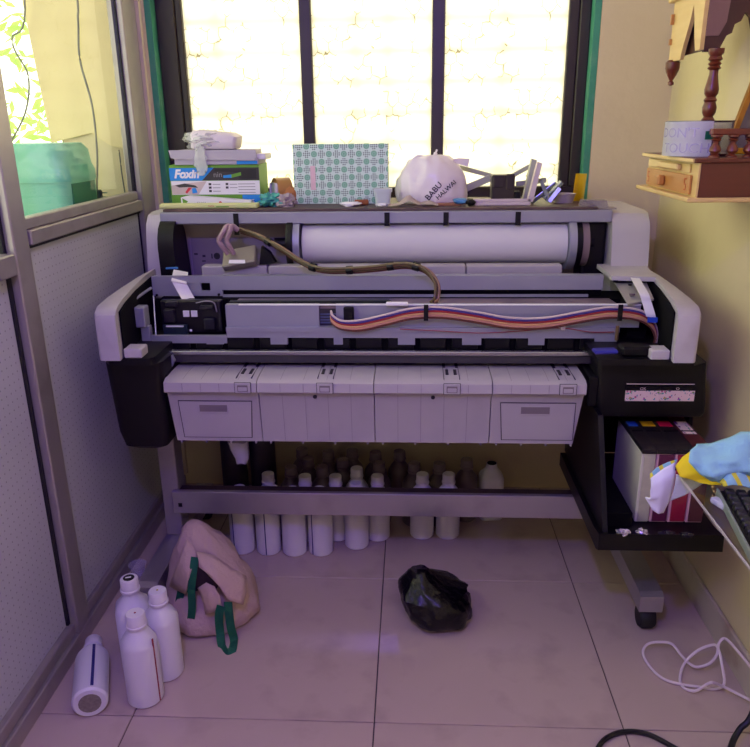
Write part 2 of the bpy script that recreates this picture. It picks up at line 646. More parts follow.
m, N, b = new_mat('green_translucent_plastic')
b.inputs['Base Color'].default_value = lin((120, 205, 180))
b.inputs['Roughness'].default_value = 0.35
b.inputs['Transmission Weight'].default_value = 0.0
b.inputs['Alpha'].default_value = 0.82
co = N.coord()
N.put(b.inputs['Base Color'], N.mix(N.noise(co, 6.0, 3.0), lin((105, 200, 175)), lin((150, 220, 200))))
M_tub = m
q0, q1 = P(26, 195, Y=2.36), P(91, 200, Y=2.36)
tub = thing('storage_tub', 'translucent sea-green plastic tub behind the glass', 'tub', ((q0.x + q1.x) / 2 - 0.04, 2.36, 1.04))
w_ = (q1.x - q0.x) + 0.05
zt_ = P(60, 143, Y=2.36).z


def rrect(cx, cy, w, d, r, z, n=5):
    pts = []
    for qx, qy, a0 in ((1, 1, 0), (-1, 1, 90), (-1, -1, 180), (1, -1, 270)):
        for k in range(n + 1):
            a = math.radians(a0 + 90 * k / n)
            pts.append(V((cx + qx * (w / 2 - r) + r * math.cos(a), cy + qy * (d / 2 - r) + r * math.sin(a), z)))
    return pts


tcx, tcy = tub.location.x, 2.36
zs = P(60, 180, Y=2.36).z
B().loft([rrect(tcx, tcy, w_ * .94, .22, .03, 1.042), rrect(tcx, tcy, w_, .24, .035, zs)]).obj('body', M_tub, tub, SM)
B().loft([rrect(tcx, tcy, w_ * 1.02, .25, .04, zs), rrect(tcx, tcy, w_ * 1.02, .25, .04, zs + .03), rrect(tcx, tcy, w_ * .99, .24, .05, zs + .05),
          rrect(tcx, tcy, w_ * .96, .23, .05, zt_ - .02), rrect(tcx, tcy, w_ * .86, .2, .05, zt_)]).obj('lid', M_tub, tub, SM)
M_tube2 = mat('shaded_teal_side', (20, 110, 90), 0.4)
B().box((tcx + w_ * .485, 2.27, 1.05), (tcx + w_ * .5 + .0012, 2.44, zs - 0.006)).obj('panel', M_tube2, tub)  # dark sheet puts the shade of the tub's side into colour

M_cabg = mat('grey_cable', (110, 108, 100), 0.5)
pts = [V((P(74, -30, Y=2.56).x, 2.56, ZC - .002)), P(74, -30, Y=2.56), P(78, 20, Y=2.56), P(80, 60, Y=2.56), P(92, 105, Y=2.56), P(97, 150, Y=2.55), P(97, 190, Y=2.54)]
cb = thing('power_cable', 'grey mains cable with plug hanging behind the glass', 'cable', P(97, 190, Y=2.54))
B().tube(spline(pts), 0.0035, 6).obj('cord', M_cabg, cb, SM)
pp = P(97, 194, Y=2.54)
B().box(pp + V((-.016, -.012, -.018)), pp + V((.016, .012, .014)), 0.004).obj('plug', mat('dark_plug', (70, 80, 76), 0.5), cb)
for k in (-1, 1):
    B().cyl(pp + V((.016, 0, k * .007 - .003)), pp + V((.036, 0, k * .007 - .003)), .0022, seg=8).obj('pin', M_steel2, cb)
pts = [V((P(24, -10, Y=2.62).x, 2.62, ZC - .002)), P(24, -10, Y=2.62), P(12, 40, Y=2.62), P(28, 75, Y=2.62), P(26, 110, Y=2.62), P(12, 140, Y=2.62), P(4, 150, Y=2.62), V((P(2, 200, Y=2.62).x, 2.60, 1.044))]
tag(B().tube(spline(pts), 0.003, 6).obj('loose_wire', M_cabg, None, SM), 'thin grey wire dangling before the leafy opening', 'wire')
pts = [P(119, 150, Y=2.66), P(122, 175, Y=2.66), P(126, 200, Y=2.66), P(127, 215, Y=2.66)]
tag(B().tube(spline(pts), 0.0025, 6).obj('wall_wire', M_cabg, None, SM), 'dark wire running down the wall below the cream sheet', 'wire')

m, N, b = new_mat('sunlit_leaf')
tr = N.n('ShaderNodeBsdfTranslucent')
lc = N.mix(N.noise(N.coord(), 7.0, 2.0), lin((120, 165, 70)), lin((200, 220, 130)))
N.put(tr.inputs[0], lc)
N.put(b.inputs['Base Color'], lc)
ms = N.n('ShaderNodeMixShader')
ms.inputs[0].default_value = 0.5
N.put(ms.inputs[1], tr.outputs[0])
N.put(ms.inputs[2], b.outputs[0])
N.put(m.node_tree.nodes['Material Output'].inputs[0], ms.outputs[0])
M_leaf = m
sh = thing('leafy_shrub', 'bright green shrub outside the neighbouring window', 'shrub', (-1.9, 3.5, -0.05))
lb = B()
rr = random.Random(3)
for k in range(900):
    c0 = V((rr.uniform(-2.5, -1.4), rr.uniform(3.35, 3.75), rr.uniform(0.7, 2.3)))
    a, e = rr.uniform(0, 6.28), rr.uniform(-1, 1)
    u = V((math.cos(a), math.sin(a) * .5, e)).normalized() * rr.uniform(.03, .06)
    w = u.cross(V((rr.uniform(-1, 1), 1, rr.uniform(-1, 1)))).normalized() * .014
    lb.poly([c0 - u, c0 + w, c0 + u, c0 - w])
lo_ = lb.obj('foliage', M_leaf, sh)
lo_['kind'] = 'stuff'
B().tube([(-1.9, 3.5, -0.05), (-1.92, 3.52, .6), (-1.85, 3.5, 1.3)], [.03, .02, .01], 8).obj('stem', mat('bark', (90, 70, 50), .9), sh)

# ------------------------------------------------------------------ the printer
pr = thing('large_format_printer', 'wide white inkjet plotter on a metal stand, front cover removed', 'printer', (-0.047, 2.05, 0.0))
PXL, PXR = -0.815, 0.718

# stand
lx0, lx1 = -0.79, -0.73
rx0, rx1 = 0.645, 0.71
for x0, x1 in ((lx0, lx1), (rx0, rx1)):
    prof = [(1.78, 0.073), (2.42, 0.073), (2.42, 0.13), (1.80, 0.13), (1.78, 0.122)]
    ft = B().prism(prof, x0, x1, 'X').obj('stand_foot', M_stand, pr)
    for yy in (1.815, 2.39):
        xc = (x0 + x1) / 2
        ca = B().lathe([(0.006, -.022), (.029, -.022), (.035, -.013), (.035, .013), (.029, .022), (.006, .022)], (xc, yy, .035), 20, 'X')
        ca.obj('caster', M_rubber, ft, SM)
        B().cyl((xc, yy + .012, .045), (xc, yy + .012, .073), .011, seg=12).obj('caster_stem', M_black, ft, SM)
    B().box((x0 + .003, 2.055, 0.1305), (x1 - .003, 2.125, 0.75), 0.003).obj('stand_leg', M_stand, pr)
bz0, bz1 = 0.221, 0.297
bar = B().box((lx1 - .02, 2.035, bz0), (rx0 + .02, 2.054, bz1), 0.002).obj('stand_bar', M_stand, pr)
for xx in (-0.725, 0.62):
    B().box((xx - .006, 2.0335, .245), (xx + .006, 2.0352, .258)).obj('screw', M_black, bar)
B().box((lx1, 2.054, bz1 - .006), (rx0, 2.085, bz1 - .002)).obj('bar_flange', mat('brown_bar_lining', (62, 48, 40), .6), pr)

# rear roll housing
for sx, x0, x1 in ((-1, PXL - .008, PXL + .035), (1, 0.605, PXR - .002)):
    zt = 1.125 if sx > 0 else 1.128
    prof = [(2.22, 0.80), (2.62, 0.80), (2.62, zt), (2.34, zt), (2.30, zt - .006), (2.275, zt - .03), (2.265, zt - .06)]
    B().prism(prof, x0, x1, 'X').obj('rear_side_cover', M_white, pr, SM)
M_rear = mat('rear_panel_brown_grey', (188, 172, 172), 0.5)
B().box((PXL + .035, 2.43, 0.80), (0.605, 2.45, 1.10)).obj('rear_panel', M_rear, pr)
B().box((PXL + .035, 2.28, 1.095), (0.605, 2.31, 1.1315), 0.003).obj('rear_top_rail', M_steel, pr)
for px in (236, 387, 446, 518):
    x_ = P(px, 218, Y=2.28).x
    B().box((x_ - .008, 2.2765, 1.062 if px < 300 else 1.088), (x_ + .008, 2.2795, 1.128)).obj('media_hook', M_black, pr)
# black rounded inner cheek on the left, dark box on the right
chk = [(2.24, .86)] + [(2.30 - .07 * math.cos(t), 1.03 + .08 * math.sin(t)) for t in [k * math.pi / 8 for k in range(9)]] + [(2.40, .86)]
B().prism(chk, PXL + .036, PXL + .085, 'X').obj('cheek_plate', M_black, pr, SM)
B().box((0.53, 2.32, 0.86), (0.604, 2.425, 1.094), .01, 2).obj('spool_drive_box', M_black, pr)
# inner plate with small printed icons
ip = B().box((PXL + .09, 2.40, 0.86), (-0.39, 2.41, 1.035)).obj('inner_plate', mat('mauve_plate', (150, 138, 144), .5), pr)
M_ink = mat('printed_dark_mark', (60, 56, 70), 0.6)
for px, py, w, h in ((196, 254, .012, .006), (204, 256, .010, .007), (204, 261, .012, .004), (212, 256, .004, .016)):
    q = P(px, py, Y=2.40)
    B().box(q + V((-w / 2, -.0008, -h / 2)), q + V((w / 2, -.0001, h / 2))).obj('icon_mark', M_ink, ip)
q = P(217, 256, Y=2.40)
B().lathe([(.011, -.001), (.011, 0), (.006, 0), (.006, -.001)], q, 16, 'Y').obj('icon_mark', M_ink, ip)

# spool flanges
rollc = P(430, 243, Y=2.33)
RZ, RY, RR = rollc.z, 2.33, 0.064
fa = P(292, 243, Y=2.30).x
fb = P(303, 243, Y=2.30).x
B().lathe([(.02, 0), (.086, 0), (.088, .004), (.088, .02), (.02, .02)], (fa - .012, RY, RZ), 32, 'X').obj('roll_flange', M_black, pr, SM)
B().lathe([(.02, 0), (.083, 0), (.083, .020), (.02, .020)], (fa + .009, RY, RZ), 32, 'X').obj('roll_flange', M_steel, pr, SM)
f0 = P(566, 243, Y=2.30).x
B().lathe([(.02, 0), (.083, 0), (.083, .022), (.02, .022)], (f0 + .002, RY, RZ), 32, 'X').obj('roll_flange', M_steel, pr, SM)
B().lathe([(.02, 0), (.075, 0), (.075, .018), (.02, .018)], (f0 + .025, RY, RZ), 32, 'X').obj('roll_flange', M_black, pr, SM)
M_mauve = mat('mauve_brown_plastic', (128, 108, 112), .4)
B().lathe([(.02, 0), (.072, 0), (.072, .02), (.02, .02)], (f0 + .044, RY, RZ), 32, 'X').obj('roll_flange', M_mauve, pr, SM)
B().cyl((fa - .06, RY, RZ), (f0 + .09, RY, RZ), .018, seg=16).obj('spool_shaft', M_black, pr, SM)
ro = B().lathe([(.025, 0), (RR, 0), (RR, f0 - fb - .001), (.025, f0 - fb - .001)], (fb + .0005, RY, RZ), 48, 'X').obj('paper_roll', mat('roll_paper', (208, 204, 206), .7, var=.02), None, SM)
tag(ro, 'thick white roll of blank paper in the rear of the plotter', 'paper roll')

# white paper guide strips below the roll
for a, bx_ in ((202, 267.5), (268.5, 465.5), (466.5, 562)):
    B().box((P(a, 270, Y=2.22).x, 2.215, .93), (P(bx_, 270, Y=2.22).x, 2.26, P(300, 266, Y=2.215).z), .003).obj('paper_guide', M_whiteb, pr)

# body base
B().box((PXL + .02, 2.00, .74), (PXR - .02, 2.30, .80)).obj('base_deck', M_dark, pr)
B().box((PXL + .07, 2.10, .80), (PXR - .09, 2.21, .90)).obj('inner_block', M_void, pr)


# end covers: C-shaped white shells
def end_cover(sx, xo, wfront):
    """sx=-1 left, +1 right; lofted along Y from back to front"""
    bz = .81
    secs = []                                                # (Y, x offset of outer skin, top z, inner width)
    for yy, off, zt, wi in ((2.225, .012, .962, .024), (2.22, .008, .968, .024), (2.12, .004, .967, .028), (2.0, .001, .962, .040), (1.88, 0.0, .955, .053),
                            (1.82, .000, .948, .060), (1.795, .004, .940, .063), (1.783, .010, .930, .064), (1.779, .016, .918, .064)):
        x_o = xo - sx * off
        x_i = xo - sx * (wi + .0)
        r = .012
        ring = [V((x_i, yy, zt)), V((x_o - sx * r, yy, zt)), V((x_o - sx * r * .3, yy, zt - r * .3)), V((x_o, yy, zt - r)),
                V((x_o, yy, bz)), V((x_i, yy, bz))]
        secs.append(ring)
    return B().loft(secs).obj('end_cover', M_white, pr, .5)


el = end_cover(-1, PXL, .065)
er = end_cover(1, PXR, .065)
# inner rims and feet of the covers
for sx, xo, par in ((-1, PXL, el), (1, PXR, er)):
    xi = xo - sx * .066
    # black hollow inside of the shell, set back from its front and top edge
    lin_ = []
    for yy, wi, zt_i in ((2.19, .026, .955), (2.0, .0415, .950), (1.88, .0545, .942), (1.81, .0625, .932)):
        xa_, xb_l = xo - sx * wi, xo - sx * (wi + .003)
        lin_.append([V((xa_, yy, zt_i)), V((xb_l, yy, zt_i)), V((xb_l, yy, .8105)), V((xa_, yy, .8105))])
    B().loft(lin_).obj('cover_lining', M_void, par)
    B().box((min(xi, xi - sx * .048), 1.80, .81), (max(xi, xi - sx * .048), 1.85, .836), .003).obj('cover_foot', M_white, par)
# wide top piece of the right cover
tp_ = [(0.535, 2.225), (0.66, 2.225), (0.66, 2.13), (0.60, 2.12), (0.57, 2.15)]
tp_ = [(P(a, b_, Z=.968).x, P(a, b_, Z=.968).y) for a, b_ in ((597, 264), (645, 264), (656, 277), (612, 276))]
B().prism(tp_, .955, .968, 'Z').obj('cover_top_plate', M_white, er)
B().box((P(613, 277, Y=2.1).x, 2.09, .949), (P(655, 277, Y=2.1).x, 2.10, .956)).obj('vent_slot', M_black, er)
# left: strut inside
B().tube([P(131, 302, Y=1.96), P(151, 288, Y=2.09)], .004, 8).obj('strut', M_steel, pr)

# beam across the machine
yb = 2.12
zt, zm, zl = P(300, 276, Y=yb).z, P(300, 290, Y=yb).z, P(170, 296, Y=yb).z
xb0, xb1, xbm = P(152, 285, Y=yb).x, P(603, 285, Y=yb).x, P(222, 285, Y=yb).x
bm_ = B()
hx0, hx1 = P(176, 285, Y=yb).x, P(210, 285, Y=yb).x
bm_.box((xbm, yb, zm), (xb1, yb + .03, zt))
bm_.box((xb0, yb, zl), (hx0, yb + .012, zt)).box((hx1, yb, zl), (xbm, yb + .012, zt))
bm_.box((hx0, yb, P(180, 283, Y=yb).z), (hx1, yb + .012, zt)).box((hx0, yb, zl), (hx1, yb + .012, P(180, 291, Y=yb).z))
beam = bm_.obj('cross_beam', M_steel, pr)
B().box((hx0 + .004, yb + .02, zl), (hx1, yb + .025, zt - .005)).obj('beam_backing', M_void, pr)
B().box((hx0 + .012, yb + .005, zl + .004), (hx1 - .028, yb + .012, zt - .01)).obj('beam_tab', M_steel, pr)
B().box((xbm, yb - .002, P(300, 297, Y=yb).z), (xb1 - .04, yb + .004, P(300, 294.5, Y=yb).z)).obj('beam_flange', M_steel, pr)
B().box((xbm, yb + .012, P(300, 296, Y=yb).z), (xb1, yb + .03, zm)).obj('beam_gap', M_void, pr)
for px, py in ((157, 295), (219, 294.5)):
    q = P(px, py, Y=yb)
    B().lathe([(.004, -.003), (.004, 0)], q, 10, 'Y').obj('screw', M_black, beam)

# encoder sheet sloping to the front rail
yr = 1.97
z_r1 = P(300, 305, Y=yr).z
m_sheet = mat('streaked_brown_sheet', (126, 108, 118), 0.35, var=.25, scale=4, stain=(70, 55, 60), stain_amt=.7, stain_scale=6)
xr0, xr1 = P(228, 306, Y=yr).x, P(641, 306, Y=yr).x
q_ = P(300, 297, Y=yb)
B().prism([(yr + .008, z_r1 - .012), (yr + .008, z_r1 - .006), (yb - .002, q_.z - .002), (yb - .002, q_.z - .01)], xr0, xr1 - .05, 'X').obj('platen_sheet', m_sheet, pr)
# dark belt lying on the sheet
q1_, q2_ = P(230, 303, Y=2.01), P(395, 301.5, Y=2.01)
B().prism([(q1_.x, q1_.z - .01), (q2_.x, q2_.z - .008), (q2_.x - .02, q2_.z + .006), (q1_.x, q1_.z + .006)], 2.0, 2.02, 'Y').obj('belt_cover', mat('dark_green_black', (26, 34, 30), .4), pr)
# front rail: upper face, bright edge, lower toothed apron
zf1, zf2 = P(300, 327, Y=yr).z, P(300, 343, Y=yr).z
rail = B()
xg0, xg1 = P(319, 315, Y=yr).x, P(336, 315, Y=yr).x
rail.box((xr0 - .008, yr, zf1), (xg0, yr + .02, z_r1)).box((xg1, yr, zf1), (xr1, yr + .02, z_r1))
rl = rail.obj('front_rail', M_steel, pr)
B().box((xr0 + .03, yr - .002, z_r1 - .001), (xr1, yr + .006, z_r1 + .002)).obj('rail_edge', M_paper, pr)
B().box((xg0, yr + .014, zf1), (xg1, yr + .02, z_r1 - .003)).obj('rail_joint', M_dark, pr)
for k in range(4):
    B().box((xg0 + .002, yr + .010, zf1 + .008 + k * .008), (xg1 - .002, yr + .0139, zf1 + .0115 + k * .008)).obj('flat_lead', mat('blue_grey_lead', (90, 96, 130), .5), pr)
xa0, xa1 = P(152, 335, Y=yr).x, P(618, 335, Y=yr).x
zap = P(300, 337, Y=yr).z
ap = B().box((xr0 - .008, yr - .008, zap), (xa1, yr + .012, zf1 + .001)).obj('apron', M_steel, pr)
B().box((xr0 - .008, yr - .012, P(300, 331, Y=yr).z), (xa1, yr + .012, zf1 + .0015)).obj('apron_ledge', M_steel, pr)
B().box((xa0, yr - .008, zf2 + .001), (xr0 - .0085, yr + .0035, P(200, 335, Y=yr).z)).obj('apron_strip', M_steel, pr)
# light tabs hanging down between the black rollers
for a, c_ in ((153, 160), (207, 224), (271, 288), (334, 343), (398, 415), (462, 481), (528, 544), (594, 616)):
    B().box((P(a, 340, Y=yr).x, yr - .008, zf2 - .002), (P(c_, 340, Y=yr).x, yr + .004, zap)).obj('apron_tab', M_steel, pr)
B().box((xa0, yr + .004, P(300, 351, Y=yr).z), (xa1, yr + .02, zap - .001)).obj('roller_recess', M_void, pr)
for k in range(14):
    px = 164 + k * 32
    w = 13
    B().box((P(px, 343, Y=yr).x, yr - .004, zf2 - .016), (P(px + 2 * w, 343, Y=yr).x, yr + .0035, zap - .002), .002).obj('pinch_roller', M_black, pr)
# bright rod and dark channel
zr1, zr2 = P(300, 351.5, Y=1.93).z, P(300, 355.5, Y=1.93).z
B().box((P(168, 353, Y=1.93).x, 1.93, zr2), (P(600, 353, Y=1.93).x, 1.95, zr1), .002).obj('guide_rod', M_steel2, pr)
B().box((P(165, 358, Y=1.94).x, 1.94, P(300, 363, Y=1.94).z), (P(603, 358, Y=1.94).x, 1.99, zr2), .002).obj('guide_channel', M_dark, pr)
q = P(167, 360, Y=1.92)
B().prism([(q.x - .02, q.z + .012), (q.x - .01, q.z + .02), (q.x + .014, q.z + .012), (q.x + .02, q.z - .004), (q.x + .012, q.z - .02), (q.x - .006, q.z - .016)], 1.92, 1.935, 'Y').obj('pivot_bracket', M_steel, pr)

# carriage bay on the left
B().box((P(150, 300, Y=2.08).x, 2.08, .80), (P(228, 300, Y=2.08).x, 2.09, zl)).obj('carriage_bay', M_void, pr)
q0, q1 = P(134, 307, Y=1.96), P(147, 327, Y=1.96)
B().box((q0.x, 1.95, q1.z), (q1.x, 1.99, q0.z), .003).obj('bay_bracket', M_steel, pr)
q0, q1 = P(141, 327, Y=1.97), P(152, 343, Y=1.97)
B().box((q0.x, 1.965, q1.z), (q1.x, 1.985, q0.z + .004), .002).obj('bay_bracket', M_steel, pr)
q0, q1 = P(153.5, 296, Y=2.07), P(156, 335, Y=2.0)
B().tube([q0, q1], .003, 6).obj('bay_wire', M_steel2, pr)
for px in (186.5, 194.5):
    q = P(px, 313.5, Y=2.05)
    B().box(q + V((-.009, -.004, -.009)), q + V((.009, 0, .009))).obj('white_label', M_paper, pr)
q0, q1 = P(163, 325, Y=2.03), P(188, 336, Y=2.03)
pcb = B().box((q0.x, 2.03, q1.z), (q1.x, 2.04, q0.z)).obj('circuit_board', mat('green_circuit_board', (36, 52, 60), .4, var=.5, scale=80), pr)
B().box((q0.x + .01, 2.025, q0.z - .005), (q1.x - .01, 2.03, q0.z - .001)).obj('connector', M_paper, pcb)
M_head = mat('carriage_black', (24, 22, 26), .35, var=.3, scale=30)
q0, q1 = P(160, 300, Y=2.06), P(224, 333, Y=2.06)
B().box((q0.x, 2.055, q1.z), (q1.x, 2.078, q0.z), .004).obj('print_carriage', M_head, pr)


M_cgrey = mat('charcoal_part', (40, 38, 44), .4)
for a_, b_, c_, d_, yy in ((166, 301, 178, 306, 2.05), (200, 305, 214, 309, 2.05), (204, 318, 216, 329, 2.048), (164, 309, 176, 322, 2.05), (218, 300, 223, 330, 2.045)):
    u_, w_2 = P(a_, b_, Y=yy), P(c_, d_, Y=yy)
    B().box((u_.x, yy - .01, w_2.z), (w_2.x, yy + .006, u_.z), .002).obj('carriage_part', M_cgrey, pr)
B().tube(spline([P(196, 303, Y=2.04), P(206, 301, Y=2.03), P(214, 303, Y=2.04), P(217, 312, Y=2.045)]), .002, 6).obj('carriage_lead', mat('grey_lead', (150, 146, 150), .5), pr, SM)
B().cyl(P(191, 330.5, Y=2.045), P(191, 330.5, Y=2.03), .004, seg=10).obj('carriage_pin', M_paper, pr)


def ribbon(pts, w, name, m_, parent, wdir=V((1, 0, 0)), th=.0012):
    pts = spline(pts, 6)
    bb_ = B()
    rings = []
    for i, p_ in enumerate(pts):
        t = (pts[min(i + 1, len(pts) - 1)] - pts[max(i - 1, 0)]).normalized()
        nn = t.cross(wdir).normalized()
        a_ = wdir * (w / 2)
        rings.append([p_ - a_ - nn * th / 2, p_ + a_ - nn * th / 2, p_ + a_ + nn * th / 2, p_ - a_ + nn * th / 2])
    bb_.loft(rings)
    return bb_.obj(name, m_, parent)


ribbon([P(181, 271, Y=2.19), P(179, 281, Y=2.113), P(180, 284, Y=2.11), P(186, 295, Y=2.10), P(192, 304, Y=2.06)], .044, 'ribbon_cable', M_paper, pr, V((1, .2, -.25)).normalized())
M_blue = mat('blue_tab', (60, 120, 190), .5)
q = P(172, 268, Y=2.19)
B().obox(q, (.036, .012, .004), rz(.2)).obj('ribbon_tab', M_blue, pr)
ribbon([P(635, 278, Z=.964), P(639, 285, Z=.957), P(644, 294, Z=.945), P(647, 303, Y=1.955), P(650, 313, Y=1.932), P(651, 317, Y=1.930)], .026, 'ribbon_cable', M_paper, pr, V((1, 0, -.1)).normalized())
q = P(652.5, 320, Y=1.928)
B().obox(q, (.026, .003, .014)).obj('ribbon_tab', mat('deep_blue_tab', (30, 70, 190), .5), pr)
# tilted plate with holes on the right
pl = [P(612, 277, Z=.955), P(644, 277, Z=.955), P(654, 299, Z=.925), P(628, 304, Z=.92)]
pb = B()
pb.loft([pl, [p_ - V((0, 0, .004)) for p_ in pl]])
plate = pb.obj('gear_plate', mat('grey_beige_plate', (172, 168, 160), .4, metal=.3), pr)
for px, py, r in ((621, 280, .004), (630, 286, .005), (632, 295.5, .008), (640, 284, .004)):
    q = P(px, py, Z=.945 if py < 290 else .931)
    B().lathe([(r, 0), (r, .003)], q + V((0, 0, .002)), 12).obj('bolt', M_mauve if r > .006 else M_black, plate)
B().box((.60, 2.0, .80), (PXR - .068, 2.1, .915)).obj('right_void', M_void, pr)
# blue lever and black block on the right end
q = P(605, 351, Y=1.812)
B().obox(q, (.06, .03, .010), rz(.1), .003).obj('blue_lever', mat('violet_blue_plastic', (50, 50, 150), .4), pr)
q = P(640, 354, Y=1.83)
B().box((q.x - .05, 1.82, .8125), (q.x + .03, 1.87, .838), .006).obj('latch_block', M_black, pr)

# tube bundle from the bracket over to the rail
M_hose = [mat('tube_%d' % i, c_, .35) for i, c_ in enumerate(((210, 190, 180), (70, 60, 130), (150, 40, 50), (206, 160, 110), (196, 140, 120), (96, 52, 44)))]
M_gold = mat('gold_brown_tubes', (92, 74, 48), .35, var=.2, scale=20)
arc = [P(240, 231, Y=2.24), P(258, 237, Y=2.22), P(280, 249, Y=2.18), P(300, 262, Y=2.15), P(320, 270, Y=2.12), P(345, 271, Y=2.10), P(375, 269, Y=2.08),
       P(405, 266, Y=2.06), P(425, 271, Y=2.04), P(436, 285, Y=2.02), P(436, 300, Y=2.01), P(432, 304.5, Y=1.99)]
for k, off in enumerate(((0, 0), (.006, .006), (-.004, .009), (.002, -.006))):
    col = (M_gold, mat('tan_tube', (140, 106, 84), .35), M_gold, M_hose[5])[k]
    B().tube([p_ + V((off[0], -off[1], off[1])) for p_ in spline(arc, 6)], .0042, 8).obj('ink_tube', col, pr, SM)
for i in (9, 22, 31, 39, 45):
    s_ = spline(arc, 6)
    t = (s_[i + 1] - s_[i]).normalized()
    B().cyl(s_[i] - t * .009 + V((0, -.003, .003)), s_[i] + t * .009 + V((0, -.003, .003)), .0125, seg=10).obj('tube_clip', M_black, pr, SM)
# flat ribbon of coloured tubes along the rail
path = [(640, 352, 1.96), (652, 348, 1.955), (656, 335, 1.95), (651, 323, 1.945), (638, 315, 1.94), (610, 312.5, 1.94), (580, 317, 1.94), (545, 323, 1.94), (510, 323, 1.94),
        (475, 317, 1.94), (440, 312.5, 1.94), (410, 314, 1.94), (385, 320, 1.94), (360, 325.5, 1.94), (342, 325, 1.943), (333, 320, 1.95), (331, 315, 1.962)]
for k in range(6):
    pts = []
    for i, (px, py, yy) in enumerate(path):
        sp_ = (k - 2.5) * 2.1
        if i <= 3:
            f_ = (0, .35, .75, .95)[i]
            q = P(px - sp_ * (1 - f_) * .8, py + sp_ * f_, Y=yy)
        else:
            q = P(px, py + sp_ * (1 if i < 14 else .8), Y=yy)
        pts.append(q)
    B().tube(spline(pts, 5), .0031, 7).obj('ink_tube', M_hose[k], pr, SM)
for px, py in ((426, 312.5), (620, 312.5)):
    q = P(px, py, Y=1.935)
    B().box(q + V((-.006, -.005, -.022)), q + V((.006, .0, .022))).obj('tube_strap', M_black, pr)
q = P(349, 314, Y=1.965)
B().box(q + V((-.014, -.012, -.02)), q + V((.014, 0, .022)), .003).obj('tube_holder', M_black, pr)
q = P(397, 304, Y=1.955)
B().box(q + V((-.03, -.004, -.005)), q + V((.03, .008, .005)), .002).obj('edge_clip', M_paper, pr)
pts = [P(400, 329, Y=1.952), P(440, 331, Y=1.952), P(480, 333, Y=1.952), P(520, 331, Y=1.952), P(560, 328, Y=1.952), P(590, 332, Y=1.952), P(614, 332, Y=1.952)]
B().tube(spline(pts), .0012, 5).obj('thin_wire', M_hose[2], pr)
q = P(563, 328, Y=1.95)
B().box(q + V((-.006, -.004, -.006)), q + V((.006, .002, .006)), .002).obj('wire_tie', M_hose[0], pr)
q = P(617, 333, Y=1.955)
B().tube([q + V((0, 0, .02)), q, q - V((0, 0, .02))], .005, 8).obj('spring', mat('brass', (150, 125, 80), .35, metal=.6), pr)

# bracket with print-head hoses behind the beam
q = P(240, 258, Y=2.22)
hb = B().obox(q, (.105, .07, .024), Matrix.Rotation(.62, 3, 'X') @ Matrix.Rotation(.10, 3, 'Z') @ Matrix.Rotation(-.16, 3, 'Y'), .004).obj('head_bracket', mat('olive_grey_metal', (150, 142, 128), .4, metal=.3), pr)
B().obox(q + V((-.002, -.032, -.006)), (.05, .014, .003), Matrix.Rotation(.62, 3, 'X')).obj('label_plate', M_paper, hb)
q2 = P(266, 256, Y=2.24)
B().prism([(q2.x - .022, q2.z - .03), (q2.x + .03, q2.z - .02), (q2.x + .012, q2.z + .012), (q2.x - .012, q2.z + .03)], 2.235, 2.26, 'Y').obj('head_block', M_black, pr)
M_hmauve = mat('mauve_hose', (165, 135, 140), .4)
for dx in (0, 6):
    pts = [P(228 + dx, 254, Y=2.21), P(222 + dx * 1.2, 246, Y=2.2), P(219 + dx * 1.3, 240, Y=2.2), P(224 + dx, 231, Y=2.2), P(228 + dx * .7, 226, Y=2.21), P(238, 230, Y=2.22)]
    B().tube(spline(pts), .0075, 8).obj('hose', M_hmauve, pr, SM)

